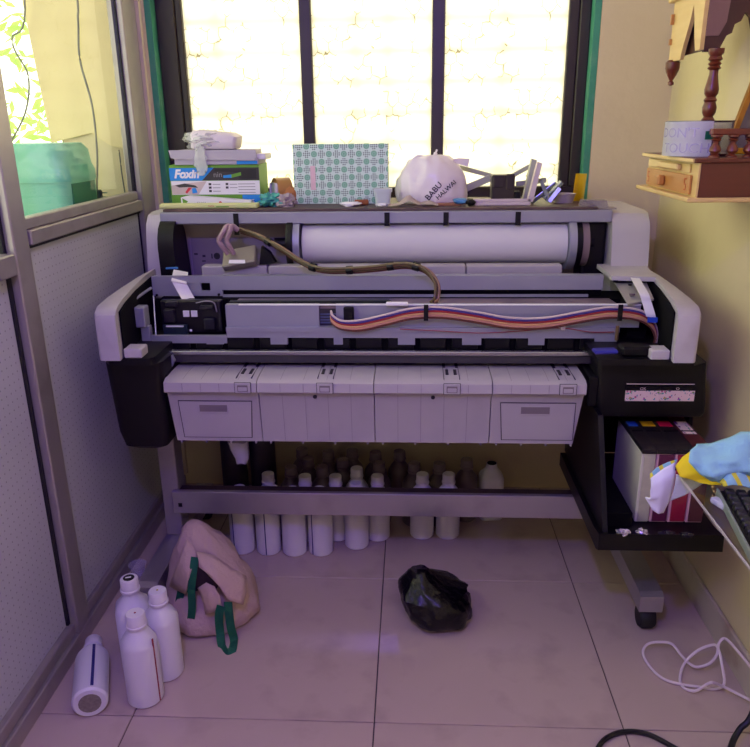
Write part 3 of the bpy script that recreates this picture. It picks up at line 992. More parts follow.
# lower front covers: four panels with latches
xs_c = [P(165, 395, Y=1.84).x, P(257.5, 395, Y=1.84).x, P(374, 395, Y=1.84).x, P(492, 395, Y=1.84).x, P(586, 395, Y=1.84).x]
z_lt, z_lb = .735, .703
M_line = mat('dark_seam', (40, 34, 44), .6)
M_rec = mat('recess_grey', (120, 108, 112), .6)
M_rib = mat('faint_groove', (136, 126, 134), .6)
for i in range(4):
    x0, x1 = xs_c[i] + .0012, xs_c[i + 1] - .0012
    prof = [(2.0, .722), (2.0, .737), (1.96, .7405), (1.90, .741), (1.85, .738), (1.834, .731), (1.832, .706), (1.836, .702), (1.85, .702), (1.856, .69), (1.872, .546), (1.90, .546), (1.92, .70)]
    tx0 = .010 if i == 0 else 0
    tx1 = .018 if i == 3 else 0
    rings = []
    for t, xx, tap in ((0, x0, tx0), (1, x1, -tx1)):
        ring = []
        for yy, zz in prof:
            f_ = max(0, (.70 - zz) / .15)
            k_ = max(0, (yy - 1.84) / .16) if zz > .702 else 0
            ring.append(V((xx + tap * f_ * .9 + (tap * .5) * 0 , yy, zz)))
        rings.append(ring)
    pnl = B().loft(rings).obj('front_cover', M_whiteb, pr, SM)
    # faint ribs over lip
    for k in range(1, 5):
        xx = x0 + (x1 - x0) * k / 5
        B().box((xx - .0005, 1.8314, .707), (xx + .0005, 1.8325, .730)).obj('rib_line', M_rib, pnl)
        B().prism([(1.845, .7375), (1.90, .7408), (1.96, .7405), (1.96, .7409), (1.90, .7413), (1.845, .7380)], xx - .0005, xx + .0005, 'X').obj('rib_line', M_rib, pnl)
        if i in (1, 2):
            B().prism([(1.8555, .69), (1.8715, .548), (1.8725, .548), (1.8565, .69)], xx - .0005, xx + .0005, 'X').obj('rib_line', M_rib, pnl)
    # latch
    lx = (P(243, 382, Y=1.84).x, P(325, 382, Y=1.84).x, P(452, 382, Y=1.84).x, P(568, 382, Y=1.84).x)[i]
    la = B().box((lx - .021, 1.8285, .7045), (lx + .021, 1.8325, .733), .001).obj('latch', M_whiteb, pnl)
    B().box((lx - .0225, 1.8310, .7035), (lx + .0225, 1.8330, .734)).obj('latch_seam', M_line, pnl)
    B().box((lx - .014, 1.8274, .709), (lx + .014, 1.8287, .727), .001).obj('latch_tab', M_rec, la)
    B().box((lx - .012, 1.8268, .711), (lx + .012, 1.8280, .722), .001).obj('latch_tab', M_whiteb, la)
    for dx in (-.011, .011):
        B().box((lx + dx - .004, 1.885, .7395), (lx + dx + .004, 1.925, .7425)).obj('latch_slot', M_line, la)
        B().box((lx + dx * 1.6 - .004, 1.945, .739), (lx + dx * 1.6 + .004, 1.98, .7425)).obj('latch_slot', M_line, la)
    for dx in (-.021, .021):
        B().box((lx + dx - .0006, 1.85, .7385), (lx + dx + .0006, 1.975, .7418)).obj('latch_seam', M_line, la)
    if i in (1, 2):
        q = P((315, 433)[i - 1], 397, Y=1.855)
        B().lathe([(.0055, -.003), (.0055, .004)], V((q.x, 1.8565, .686)), 14, 'Y').obj('screw_hole', M_line, pnl)
    if i in (0, 3):                                          # inset door with slot handle
        ex = ((178.5, 252.5), (500, 576))[i // 3]
        X0, X1 = P(ex[0], 404, Y=1.86).x, P(ex[1], 404, Y=1.86).x
        X0b, X1b = P(ex[0] + (6 if i == 0 else 1), 437, Y=1.87).x, P(ex[1] + (0 if i == 0 else -5), 437, Y=1.87).x
        if i == 3:
            X0b, X1b = P(501, 437, Y=1.87).x, P(573, 437, Y=1.87).x
        zt2, zb2 = .672, .557

        def yon(zz):
            return 1.856 + (.69 - zz) / .144 * .016

        for g_, yo, mm, nm in ((0, -.0012, M_line, 'seam'), (.0022, -.0024, M_whiteb, 'drawer_door')):
            bb_ = B()
            rings = []
            for dy in (0, .003):
                rings.append([V((X0 + g_, yon(zt2) + yo + dy, zt2 - g_)), V((X1 - g_, yon(zt2) + yo + dy, zt2 - g_)),
                              V((X1b - g_, yon(zb2) + yo + dy, zb2 + g_)), V((X0b + g_, yon(zb2) + yo + dy, zb2 + g_))])
            dobj = bb_.loft(rings).obj(nm, mm, pnl)
        hx = (P(214, 412, Y=1.86).x, P(535, 412, Y=1.86).x)[i // 3]
        B().box((hx - .041, yon(.65) - .0034, .635), (hx + .041, yon(.65) - .0015, .661), .0015).obj('handle_rim', M_whiteb, dobj)
        B().box((hx - .038, yon(.65) - .0044, .640), (hx + .038, yon(.65) - .0033, .659)).obj('handle_slot', M_rec, dobj)
    for k in range(4):
        xx = x0 + .02 + (x1 - x0 - .04) * k / 3
        B().box((xx - .002, 1.874, .538), (xx + .002, 1.884, .5465)).obj('bottom_lug', M_whiteb, pnl)
# back of the catch basket, in shade
B().box((xs_c[0] + .02, 1.925, .55), (xs_c[4] - .02, 2.0, .72)).obj('cover_core', M_dark, pr)
q = P(309, 376, Y=1.90)

# left black side unit
secs = []
for zz, x0, x1, y0 in ((.810, -.80, -.672, 1.80), (.79, -.80, -.672, 1.80), (.785, -.822, -.665, 1.835), (.58, -.812, -.672, 1.845), (.535, -.802, -.680, 1.852), (.525, -.785, -.695, 1.865)):
    secs.append(rrect((x0 + x1) / 2, (y0 + 2.10) / 2, x1 - x0, 2.10 - y0, .02, zz, 3))
B().loft(secs).obj('left_side_unit', M_black, pr, SM)
B().box((-.675, 1.86, .69), (-.662, 1.98, .745), .004).obj('hinge_block', M_black, pr)
# right ink unit
secs = []
for zz, x0, x1, y0 in ((.812, .475, .712, 1.80), (.795, .475, .720, 1.80), (.785, .490, .772, 1.86), (.65, .497, .780, 1.845), (.637, .50, .776, 1.85)):
    secs.append(rrect((x0 + x1) / 2, (y0 + 2.15) / 2, x1 - x0, 2.15 - y0, .012, zz, 3))
iu = B().loft(secs).obj('ink_unit_housing', M_black, pr, SM)
B().box((.472, 1.86, .66), (.498, 2.0, .745), .004).obj('hinge_block', M_black, pr)
B().prism([(1.80, .66), (2.15, .66), (2.15, .40), (1.66, .36), (1.66, .40)], .487, .50, 'X').obj('ink_bay_wall', M_black, pr)
B().prism([(1.95, .66), (2.15, .66), (2.15, .40), (1.9, .40)], .775, .785, 'X').obj('ink_bay_wall', M_black, pr)
B().box((.50, 2.14, .40), (.775, 2.15, .64)).obj('ink_bay_back', M_void, pr)
M_tray = mat('black_tray', (11, 10, 12), .4, var=.2, spec=.3)
tr_ = B()
tr_.prism([(1.64, .358), (1.66, .350), (2.15, .350), (2.15, .392), (1.70, .392), (1.66, .398), (1.645, .402)], .474, .782, 'X')
tray = tr_.obj('ink_tray', M_tray, pr, SM)
B().box((.50, 1.70, .3925), (.57, 1.95, .43)).obj('tray_cheek', M_void, tray)
# stickers above the cartridges
M_stk = mat('sticker_white', (225, 200, 195), .5)
m, N, b = new_mat('sticker_pictograms')
co = N.coord()
x, y, z = N.sep(co)
vor = N.n('ShaderNodeTexVoronoi')
N.put(vor.inputs['Vector'], N.v('MULTIPLY', co, (130, 0, 130)))
vor.inputs['Scale'].default_value = 1.0
cellc = vor.outputs['Color']
dk = N.m('LESS_THAN', vor.outputs['Distance'], .42)
tint = N.v('MULTIPLY', cellc, (.55, .35, .45))
pick = N.m('MULTIPLY', dk, N.m('GREATER_THAN', N.noise(co, 90.0, 1.0), .5))
N.put(b.inputs['Base Color'], N.mix(pick, lin((228, 200, 196)), tint))
M_pict = m
for a0, a1, lab in ((625.5, 658, 'OK'), (659.5, 693, 'O')):
    q0, q1 = P(a0, 390, Y=1.85), P(a1, 400.5, Y=1.85)
    yk = 1.8455
    st = B().box((q0.x, yk - .0008, q1.z), (q1.x, yk + .004, q0.z)).obj('sticker', M_pict, iu)
    B().box((q0.x, yk - .0003, q0.z), (q1.x, yk + .004, q0.z + .011)).obj('sticker_band', M_black, iu)
    tm = Matrix.Translation(V(((q0.x + q1.x) / 2, yk - .0006, q0.z + .002))) @ Matrix.Rotation(math.pi / 2, 4, 'X')
    B().text(lab, tm, .011, align='CENTER').obj('lettering', M_stk, iu)
q0, q1 = P(626, 388, Y=1.85), P(694, 384, Y=1.85)
B().box((q0.x, 1.8445, q1.z), (q1.x, 1.8475, q1.z + .0015)).obj('sticker_outline', M_stk, iu)
# bits of crumpled foil tape on the tray
M_foil = mat('silver_foil', (200, 190, 205), .25, metal=.7)


def crumple(c, sx, sy, sz, seed, nu=10, nv=8, amp=.5, freq=3.0):
    b_ = B()
    rings = []
    for j in range(nv + 1):
        ph = math.pi * (j / nv) * .96 + .02 * math.pi
        ring = []
        for i in range(nu):
            th = 2 * math.pi * i / nu
            d_ = V((math.sin(ph) * math.cos(th), math.sin(ph) * math.sin(th), math.cos(ph)))
            k_ = 1 + amp * noise.noise(d_ * freq + V((seed * 7.1, seed * 3.3, seed)))
            ring.append(V(c) + V((d_.x * sx * k_, d_.y * sy * k_, max(-sz, d_.z * sz * k_))))
        rings.append(ring)
    return b_.loft(rings)


for px, py, s_, k in ((624, 532, .016, 1), (643, 532, .014, 2)):
    q = P(px, py, Z=.402)
    tag(crumple(q + V((0, .0, -.0005)), s_, s_ * .8, .007, k, amp=.8).obj('foil_scrap', M_foil), ('crumpled silver foil scrap at the corner of the black ink tray', 'crumpled silver foil scrap just before the pale cartridge')[k - 1], 'foil', 'foil scraps on the ink tray')
for px, py, k in ((668, 533, 3), (686, 535, 4)):
    q = P(px, py, Z=.400)
    tag(crumple(q + V((0, 0, -.0005)), .02, .01, .005, k, amp=.8).obj('dark_scrap', mat('dark_foil', (60, 56, 70), .25, metal=.5)), ('dark shiny film scrap before the crimson ink cartridge', 'dark shiny film scrap before the brown ink cartridge')[k - 3], 'film scrap', 'dark scraps on the ink tray')

# ink cartridges
cz0, cz1 = .393, .603
cxs = [.583, .620, .666, .712, .757]
fronts = [((186, 182, 160), 'pale_ink_front'), ((96, 28, 66), 'plum_ink_front'), ((150, 30, 60), 'crimson_ink_front'), ((92, 50, 52), 'brown_ink_front')]
stick = [((40, 90, 190), 'blue', 'blue'), ((225, 180, 20), 'yellow', 'yellow'), ((210, 20, 70), 'magenta', 'magenta'), ((225, 190, 180), 'white_and_red', 'white and red')]
M_cart = mat('cartridge_pale_plastic', (205, 200, 185), .4)
M_cartp = mat('cartridge_pink_plastic', (215, 170, 175), .4)
M_cartk = mat('cartridge_black_top', (30, 26, 30), .4, var=.3)
for i in range(4):
    x0, x1 = cxs[i] + .001, cxs[i + 1] - .001
    ct = thing('ink_cartridge', 'tall ink cartridge with black top and %s sticker in the plotter tray' % stick[i][2], 'ink cartridge', ((x0 + x1) / 2, 1.83, cz0), 'ink cartridges in the tray')
    body = B().box((x0, 1.722, cz0), (x1, 1.95, cz1 - .014), .002).obj('body', M_cart if i == 0 else M_cartp, ct)
    B().box((x0 + .006, 1.7195, cz0 + .004), (x1 - .001, 1.7225, cz1 - .017), .001).obj('front_window', mat(fronts[i][1], fronts[i][0], .35, var=.35, scale=25), ct)
    top = B().prism([(1.718, cz1 - .0138), (1.718, cz1 - .002), (1.75, cz1), (1.95, cz1), (1.95, cz1 - .0138)], x0 - .0005, x1 + .0005, 'X').obj('top_cover', M_cartk if i < 3 else mat('cartridge_maroon_top', (80, 30, 36), .4, var=.2), ct)
    B().box((x0 + .004, 1.83, cz1 - .002), (x1 - .003, 1.835, cz1 + .002)).obj('top_ridge', M_black, top)
    y0_, y1_ = (1.865, 1.90) if i < 3 else (1.815, 1.90)
    B().box((x0 + .005, y0_, cz1 - .001), (x1 - .005, y1_, cz1 + .0008)).obj('colour_sticker', mat('sticker_' + stick[i][1], stick[i][0], .5) if i < 3 else M_pict, top)

# paper and plastic dangling under the covers
q = P(240, 442, Y=1.95)
cupb = B()
rings = []
for k, (py, w) in enumerate(((440, 11), (448, 10), (456, 8), (462, 6))):
    q = P(238 + (4 if k > 1 else k * 1.5), py, Y=1.96)
    rings.append([q + V((math.cos(a_) * w * .0027 * (1 + .25 * noise.noise(V((k, a_ * 2, 1)))), math.sin(a_) * w * .0027, .004 * math.sin(3 * a_))) for a_ in [i * 2 * math.pi / 14 for i in range(14)]])
M_clear = mat('milky_film', (225, 220, 230), .2, alpha=.45)
tag(cupb.loft(rings).obj('plastic_wrap', M_clear, None, 1.2), 'milky plastic wrap caught under the plotter front covers', 'plastic wrap')

# ------------------------------------------------------------------ bottles
def bottle_proto(kind):
    """kind: round / square shoulders, returns list of (part name, mesh)"""
    h, r = .225, .043
    parts = []
    if kind == 'round':
        prof = [(.004, .0), (r - .005, .0), (r, .006), (r, .162), (r - .002, .172), (r - .010, .186), (.022, .201), (.019, .206), (.019, .214)]
        parts.append(('body', B().lathe(prof, seg=28).mesh('bottle_body', M_bottle, SM)))
    else:
        rings = []
        for z, w, rad in ((0, .076, .016), (.005, .084, .02), (.16, .084, .02), (.172, .078, .024), (.184, .062, .028), (.196, .044, .021), (.206, .038, .0185), (.214, .038, .0185)):
            rings.append(rrect(0, 0, w, w, min(rad, w / 2 - .0005), z, 6))
        parts.append(('body', B().loft(rings).mesh('bottle_body', M_bottle, SM)))
    cap = [(.004, .209), (.0235, .209), (.0245, .212), (.0245, .217), (.0225, .2185), (.0222, .243), (.0205, .246), (.004, .2465)]
    parts.append(('cap', B().lathe(cap, seg=24).mesh('bottle_cap', M_cap, SM)))
    return parts


PROTO = {'round': bottle_proto('round'), 'square': bottle_proto('square')}
PROTO['smoky'] = [(n_, me.copy()) for n_, me in PROTO['round']]  # rear-row copy, recoloured for the shade there
M_mark = {'blue': mat('blue_level_mark', (36, 34, 110), .5), 'red': mat('red_level_mark', (150, 30, 50), .5)}


def strip_mesh(colr, ang, z0=.006, z1=.172, wid=.045):
    r = .0434
    b_ = B()
    ring = []
    a0, a1 = ang - wid, ang + wid
    for z in (z0, z1):
        ring.append([V((r * math.cos(a0), r * math.sin(a0), z)), V((r * math.cos(a1), r * math.sin(a1), z)), V(((r - .002) * math.cos(a1), (r - .002) * math.sin(a1), z)), V(((r - .002) * math.cos(a0), (r - .002) * math.sin(a0), z))])
    b_.loft(ring)
    return b_.mesh('level_strip', M_mark[colr])


def add_mesh(name, me, parent, loc=(0, 0, 0), sc=None):
    o = bpy.data.objects.new(name, me)
    COL.objects.link(o)
    o.parent = parent
    o.location = loc
    if sc:
        o.scale = sc
    return o


def bottle(loc, label, kind='round', group=None, rot=EULER0, cap=True, strip=None, dot=None, scale=1.0, seed=0):
    t = thing('ink_bottle', label, 'bottle', loc, group, rot)
    t.scale = (scale, scale, scale)
    for n_, me in PROTO[kind]:
        if n_ == 'cap' and not cap:
            continue
        o = add_mesh(n_, me, t)
        if n_ == 'cap' and dot:
            add_mesh('cap_mark', B().lathe([(dot[1], .2462), (dot[1], .2472)], seg=14).mesh('cap_mark', dot[0]), o)
    if strip:
        add_mesh('level_strip', strip_mesh(*strip), t)
    return t


G0 = lambda px, py: P(px, py, Z=0)
q = G0(143, 703)
SC = 1.04
bt1 = bottle((q.x + .002, q.y + .02, 0), 'white bottle with red dot on cap and red edge stripe', strip=('red', -.35, .006, .185), dot=(M_mark['red'], .0025), scale=SC)
M_shadebottle = mat('shade_toned_bottle', (96, 84, 82), .35, var=.15, scale=14)  # grey-brown tone holds the shade under the plotter for the rear bottles
M_shadecap = mat('shade_toned_cap', (120, 106, 100), .5, var=.15)
M_yel = mat('yellow_mark', (200, 170, 30), .5)
PROTO['smoky'][0][1].materials[0] = M_shadebottle
PROTO['smoky'][1][1].materials[0] = M_shadecap
q = G0(160, 678)
bt2 = bottle((q.x + .012, q.y + .024, 0), 'white bottle with yellow dot on cap beside the beige cloth bag', dot=(M_yel, .0025), scale=SC)
bt3 = bottle((bt2.location.x - .092, bt2.location.y + .048, 0), 'square-shouldered white bottle with black sticker on its cap', 'square', dot=(M_black, .014), scale=SC * 1.01, rot=(0, 0, .35))
add_mesh('cap_print', B().box((-.008, -.002, .2472), (.006, .003, .2476)).mesh('cap_print', M_paper), bt3)
# the fallen bottle, its base towards the camera
qa, qb = G0(91, 721), G0(95, 648)
dirv = V((qb.x - qa.x, qb.y - qa.y, 0)).normalized()
ang = math.atan2(dirv.y, dirv.x)
fb_ = bottle((qa.x - .002, qa.y + .012, .0445), 'white bottle lying on its side with a blue stripe, base facing out', scale=1.0, strip=('blue', math.pi + .22, .012, .172, .085))
fb_.rotation_euler = (0, math.pi / 2, ang)
fb_.location.z = .043
M_smudge = mat('brown_print_smudge', (130, 120, 110), .7, var=.5, scale=120)
add_mesh('base_print', B().lathe([(.027, -.0006), (.027, .001)], seg=18).mesh('base_print', M_smudge), fb_, (0, 0, 0))

UB = 'upright white ink bottle stored under the plotter behind the steel bar'
spots = []
for px, py, st in ((241, 556, ('blue', -2.15)), (265, 557, ('blue', -1.62)), (290.5, 558, None), (317, 558, ('blue', -2.2)), (336, 543, None), (357, 534, None), (377.5, 543, None), (422, 541, None), (448, 541, None)):
    q = G0(px, py)
    spots.append((V((q.x, q.y + .045, 0)), st, 1.0))
for px, py in ((272, 469), (293, 464), (304, 471), (315, 458), (348, 462), (359, 471), (372, 461), (375, 449), (397, 448), (417, 463), (305, 449), (329, 449), (350, 449), (329, 464), (467, 456), (440, 461)):
    q = P(px, py, Z=.25)
    spots.append((V((q.x, q.y, 0)), None, 1.0))
# keep standing bottles from cutting into each other
for it in range(200):
    mv = False
    for i in range(len(spots)):
        for j in range(i):
            a_, b_ = spots[i][0], spots[j][0]
            d_ = a_ - b_
            if d_.length < .0895:
                mv = True
                if d_.length < 1e-4:
                    d_ = V((0, .01, 0))
                push = d_.normalized() * (.0900 - d_.length)
                if j < 9:
                    a_ += push
                else:
                    a_ += push / 2
                    b_ -= push / 2
    if not mv:
        break
for i, (loc, st, s_) in enumerate(spots):
    kind_ = 'round'
    if i == 1:
        lb_, gr_ = 'upright white bottle under the plotter with a blue stripe down its middle', None
    elif st:
        lb_, gr_ = 'upright white bottle under the plotter with a blue stripe near its edge', 'striped bottles under the plotter'
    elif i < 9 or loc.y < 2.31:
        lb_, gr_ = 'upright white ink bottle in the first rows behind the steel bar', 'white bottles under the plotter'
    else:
        lb_, gr_, kind_ = 'bottle toned grey-brown for the shade in the rear rows under the plotter', 'shade-toned bottles under the plotter'  , 'smoky'
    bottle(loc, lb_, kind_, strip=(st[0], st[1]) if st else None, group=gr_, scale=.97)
q = P(488, 460, Z=.25)
sqb = bottle((q.x + .02, max(q.y, 2.44), 0), 'squarish translucent jar with dark mouth at the end of the bottle row', 'square', cap=False, scale=1.0, rot=(0, 0, .1))
add_mesh('mouth', B().lathe([(.017, .212), (.017, .216)], seg=18).mesh('jar_mouth', M_void), sqb)
# two big dark canisters far left under the covers
M_canist = mat('dark_canister', (52, 46, 58), .5)
for px, k in ((233, 0), (262, 1)):
    q = P(px, 480, Y=2.46)
    cn = thing('dark_canister', ('tall dark canister nearest the left stand leg under the plotter', 'tall dark canister between its twin and the bottle rows')[k], 'canister', (q.x, 2.50, 0), 'dark canisters under the plotter')
    B().lathe([(.004, 0), (.045, 0), (.048, .004), (.048, .27), (.044, .285), (.02, .295)], (q.x, 2.50, 0), 24).obj('body', M_canist, cn, SM)
    B().lathe([(.004, .295), (.024, .295), (.024, .32), (.004, .32)], (q.x, 2.50, 0), 18).obj('cap', M_black, cn, SM)

# ------------------------------------------------------------------ beige cloth bag
M_cloth = mat('beige_cotton', (198, 170, 158), .85, var=.10, scale=10, bump=.35, bscale=90, stain=(110, 60, 70), stain_amt=.25, stain_scale=6)
M_clothd = mat('beige_cotton_inside', (150, 118, 106), .9)
M_strap = mat('green_webbing', (12, 96, 66), .75, bump=.3, bscale=120)
bg_rows = [(524, 187, 199), (531, 181, 209), (541, 176, 222), (553, 172, 234), (567, 169, 244), (582, 167.5, 253), (597, 170, 260), (610, 175, 262)]
YBG = 1.88
rings = []
NSEG = 40


def cloth_ring(cx, cy, rx, ry, z, k, amp):
    ring = []
    for i in range(NSEG):
        th = 2 * math.pi * i / NSEG
        n_ = noise.noise(V((math.cos(th) * 1.6, math.sin(th) * 1.6, z * 9 + 3))) + .5 * noise.noise(V((math.cos(th) * 4.2, math.sin(th) * 4.2, z * 14 + 9)))
        f_ = 1 + amp * n_
        # gaping mouth in the front
        dz = 0
        ring.append(V((cx + rx * f_ * math.cos(th), cy + ry * f_ * math.sin(th), max(0.001, z + dz))))
    return ring


bprof = []
for py, l, r in bg_rows:
    a_, b_ = P(l, py, Y=YBG), P(r, py, Y=YBG)
    bprof.append(((a_.z + b_.z) / 2, (a_.x + b_.x) / 2, (b_.x - a_.x) / 2))
bprof.sort()
zmin = 0
low = [(0.001, bprof[0][1] - .006, bprof[0][2] * .90, .115), (.015, bprof[0][1] - .002, bprof[0][2] * 1.02, .135)]
for z, cx, rx, ry in low:
    rings.append(cloth_ring(cx, YBG - .035, rx, ry, z, 0, .05))
for z, cx, rx in bprof:
    if z < .03:
        continue
    ry = min(.12, rx * .95) if z < .15 else min(.10, rx * .9)
    rings.append(cloth_ring(cx, YBG - .02 + z * .12, rx, ry, z, 0, .10))
cbag = thing('cloth_bag', 'slumped beige cotton bag with green handles on the floor', 'bag', (bprof[0][1], YBG, 0))
cb_ = B().loft(rings)
# push in the opening at the front
oc = P(205, 580, Y=1.80)
for v in cb_.bm.verts:
    d_ = math.hypot((v.co.x - oc.x) / .045, (v.co.z - oc.z) / .065)
    if v.co.y < YBG and d_ < 1:
        v.co.y += .055 * (1 - d_ * d_)
bmesh.ops.subdivide_edges(cb_.bm, edges=list(cb_.bm.edges), cuts=1, use_grid_fill=True, smooth=.6)
for v in cb_.bm.verts:
    nn = noise.noise(v.co * 22) * .010 + noise.noise(v.co * 52) * .005
    if v.co.z > .004:
        v.co += V((v.co.x - bprof[0][1], v.co.y - YBG, .02)).normalized() * nn
for v in cb_.bm.verts:
    if v.co.z < .15 and v.co.x < -.722:
        v.co.x = -.722
cb_.obj('cloth_body', M_cloth, cbag, 3.14)


def yface(px, py):
    """front of the bag seen through this pixel (roughly)"""
    q = P(px, py, Y=YBG)
    zc = max(.01, q.z)
    best = min(bprof, key=lambda t: abs(t[0] - zc))
    ry = min(.115, best[2] * .93)
    ux = min(.98, abs(q.x - best[1]) / max(best[2], .02))
    return YBG - .025 - ry * math.sqrt(1 - ux * ux)


def on_bag(px, py, off=.006):
    q_b = P(px, py, Y=yface(px, py) - off)
    return q_b if q_b.z > .004 else P(px, py, Z=.004)


def sheet_px(rows, m_, name, parent, th=.003, off=.006, nz=.004):
    """cloth flap from rows of pixels lying on the bag"""
    b_ = B()
    pts = [[on_bag(px, py, off + dy) for px, py, dy in r] for r in rows]
    g_ = [[b_.bm.verts.new(p_ + V((0, noise.noise(p_ * 40) * nz, 0))) for p_ in r] for r in pts]
    for i in range(len(g_) - 1):
        for j in range(len(g_[0]) - 1):
            b_.bm.faces.new((g_[i][j], g_[i][j + 1], g_[i + 1][j + 1], g_[i + 1][j]))
    bmesh.ops.subdivide_edges(b_.bm, edges=list(b_.bm.edges), cuts=2, use_grid_fill=True, smooth=.8)
    r_ = bmesh.ops.solidify(b_.bm, geom=list(b_.bm.faces), thickness=th)
    return b_.obj(name, m_, parent, 3.14)


# dark mouth, the overhanging hem, inner fold
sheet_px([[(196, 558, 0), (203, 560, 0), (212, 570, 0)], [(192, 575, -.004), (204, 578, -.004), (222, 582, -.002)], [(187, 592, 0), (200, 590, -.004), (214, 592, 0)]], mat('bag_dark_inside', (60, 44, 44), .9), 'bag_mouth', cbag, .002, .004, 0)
sheet_px([[(196, 552, .002), (214, 556, .004), (232, 568, .004), (246, 576, .004)], [(200, 566, .014), (214, 575, .018), (230, 586, .018), (246, 592, .012)],
          [(206, 570, .018), (217, 583, .024), (228, 600, .026), (243, 604, .02)]], M_cloth, 'hem_flap', cbag, .003, .006, .006)
sheet_px([[(186, 540, .003), (193, 546, .004), (197, 555, .004)], [(178, 562, .012), (186, 566, .014), (190, 575, .012)], [(170, 586, .012), (178, 590, .018), (186, 594, .014)]], M_cloth, 'hem_flap', cbag, .003, .006, .006)
sheet_px([[(198, 588, .004), (206, 583, .010), (215, 586, .008)], [(203, 600, .014), (211, 598, .022), (220, 597, .014)], [(206, 614, .010), (213, 612, .018), (222, 606, .012)]], M_cloth, 'inner_fold', cbag, .003, .006, .008)


def strap(pix, w=.022):
    pts = spline([on_bag(px, py, off) for px, py, off in pix], 6)
    pts = [V((p_.x, p_.y, max(.003, p_.z))) for p_ in pts]
    b_ = B()
    rings = []
    for i, p_ in enumerate(pts):
        t = (pts[min(i + 1, len(pts) - 1)] - pts[max(i - 1, 0)]).normalized()
        view = (p_ - V((0, 0, CAM_H))).normalized()
        side = t.cross(V((0, .93, -.37))).normalized() * (w / 2)
        nn = t.cross(side).normalized() * .001
        rings.append([p_ - side - nn, p_ + side - nn, p_ + side + nn, p_ - side + nn])
    return b_.loft(rings).obj('handle', M_strap, cbag)


strap([(195, 557, .014), (193, 572, .016), (191.5, 590, .018), (192, 608, .022), (190, 622, .026), (184, 626, .028), (180, 616, .026), (179, 603, .02), (181, 592, .014)])
strap([(228, 602, .034), (229, 614, .034), (231, 628, .034), (234, 640, .03), (232, 650, .02), (227, 653, .018), (222, 646, .02), (220, 632, .026), (219, 616, .03), (221, 606, .03)], .024)

# ------------------------------------------------------------------ black plastic bag
M_poly = mat('black_polythene', (5, 4, 7), .26, var=.3, scale=6, bump=.7, bscale=30, spec=.4)
rows = [(567, 411, 428), (573, 406, 433), (581, 402, 445), (590, 399, 459), (600, 397.5, 468), (610, 399, 472), (620, 402, 474), (629, 408, 473), (637, 415, 467)]
YK = 1.82
b_ = B()
rings = []
NS = 36
prof = []
for py, l, r in rows:
    a_, c_ = P(l, py, Y=YK + (.03 if py < 600 else -.02)), P(r, py, Y=YK + (.03 if py < 600 else -.02))
    prof.append([a_.z, (a_.x + c_.x) / 2, (c_.x - a_.x) / 2])
prof.sort()
zlo = prof[0][0]
zhi = prof[-1][0]
for i, (z, cx, rx) in enumerate(prof):
    zz = .001 + (z - zlo) * (.158 / (zhi - zlo))
    ry = min(.10, rx * .95)
    if i == 0:
        ry = .06
    ring = []
    for k in range(NS):
        th = 2 * math.pi * k / NS
        d_ = V((math.cos(th), math.sin(th), 0))
        f_ = 1 + .10 * noise.noise(V((d_.x * 2, d_.y * 2, zz * 20))) + .07 * noise.noise(V((d_.x * 5, d_.y * 5, zz * 36 + 4)))
        ring.append(V((cx + rx * f_ * d_.x, YK + .01 + zz * .10 + ry * f_ * d_.y, zz)))
    rings.append(ring)
b_.loft(rings)
bmesh.ops.subdivide_edges(b_.bm, edges=list(b_.bm.edges), cuts=1, use_grid_fill=True, smooth=.3)
for v in b_.bm.verts:
    if v.co.z > .003:
        nz = noise.ridged_multi_fractal(v.co * 13, 1.0, 2.0, 3, 1.0, 2.0)
        v.co += V((v.co.x - .07, v.co.y - YK, .03)).normalized() * ((nz - 1.2) * .011)
tag(b_.obj('garbage_bag', M_poly, None, .9), 'small crumpled glossy black plastic bag on the tiled floor', 'plastic bag')

# ------------------------------------------------------------------ clear cup by the partition
q = P(139, 570, Z=.05)
M_cup = mat('clear_plastic', (220, 215, 230), .15, alpha=.30)
qc = G0(139, 574)
tag(B().lathe([(.002, 0), (.021, 0), (.026, .045), (.029, .046), (.029, .049), (.025, .047), (.020, .002), (.002, .002)], (P(139, 577, Z=.0).x, P(139, 577, Z=.0).y, .0), 24).obj('plastic_cup', M_cup, None, SM), 'small clear plastic cup on the floor beside the partition channel', 'cup')

# ------------------------------------------------------------------ things on top of the plotter
ZB = 1.1405
bd = B().box((P(160, 208, Y=2.29).x + .01, 2.285, ZB - .008), (P(598, 208, Y=2.29).x, 2.63, ZB), .001).obj('top_board', mat('dark_brown_board', (84, 66, 62), .5, stain=(150, 120, 110), stain_amt=.5, stain_scale=8))
tag(bd, 'thin dark board laid across the top of the plotter', 'board')
# board rests on two rear supports that belong to the plotter
for xx in (-.70, .50):
    B().box((xx, 2.40, 1.10), (xx + .06, 2.55, ZB - .008)).obj('board_rest', M_dark, pr)
cv = B()
xq0, xq1 = P(578, 205, Y=2.30).x, P(606, 205, Y=2.30).x
cv.prism([(xq0, 1.1315), (xq1 + .03, 1.1315), (xq1 + .03, 1.136), (xq1 + .006, 1.138), (xq1, 1.158), (xq0 + .012, 1.160), (xq0 + .008, 1.1415), (xq0, 1.1415)], 2.29, 2.33, 'Y')


def text_front(s, x, z, y, size, m_, parent, name='lettering', shear=0.0, align='LEFT', bold=0.0, rot=0.0):
    tm = Matrix.Translation(V((x, y, z))) @ Matrix.Rotation(math.pi / 2, 4, 'X') @ Matrix.Rotation(rot, 4, 'Z')
    return B().text(s, tm, size, shear, align, bold=bold).obj(name, m_, parent)


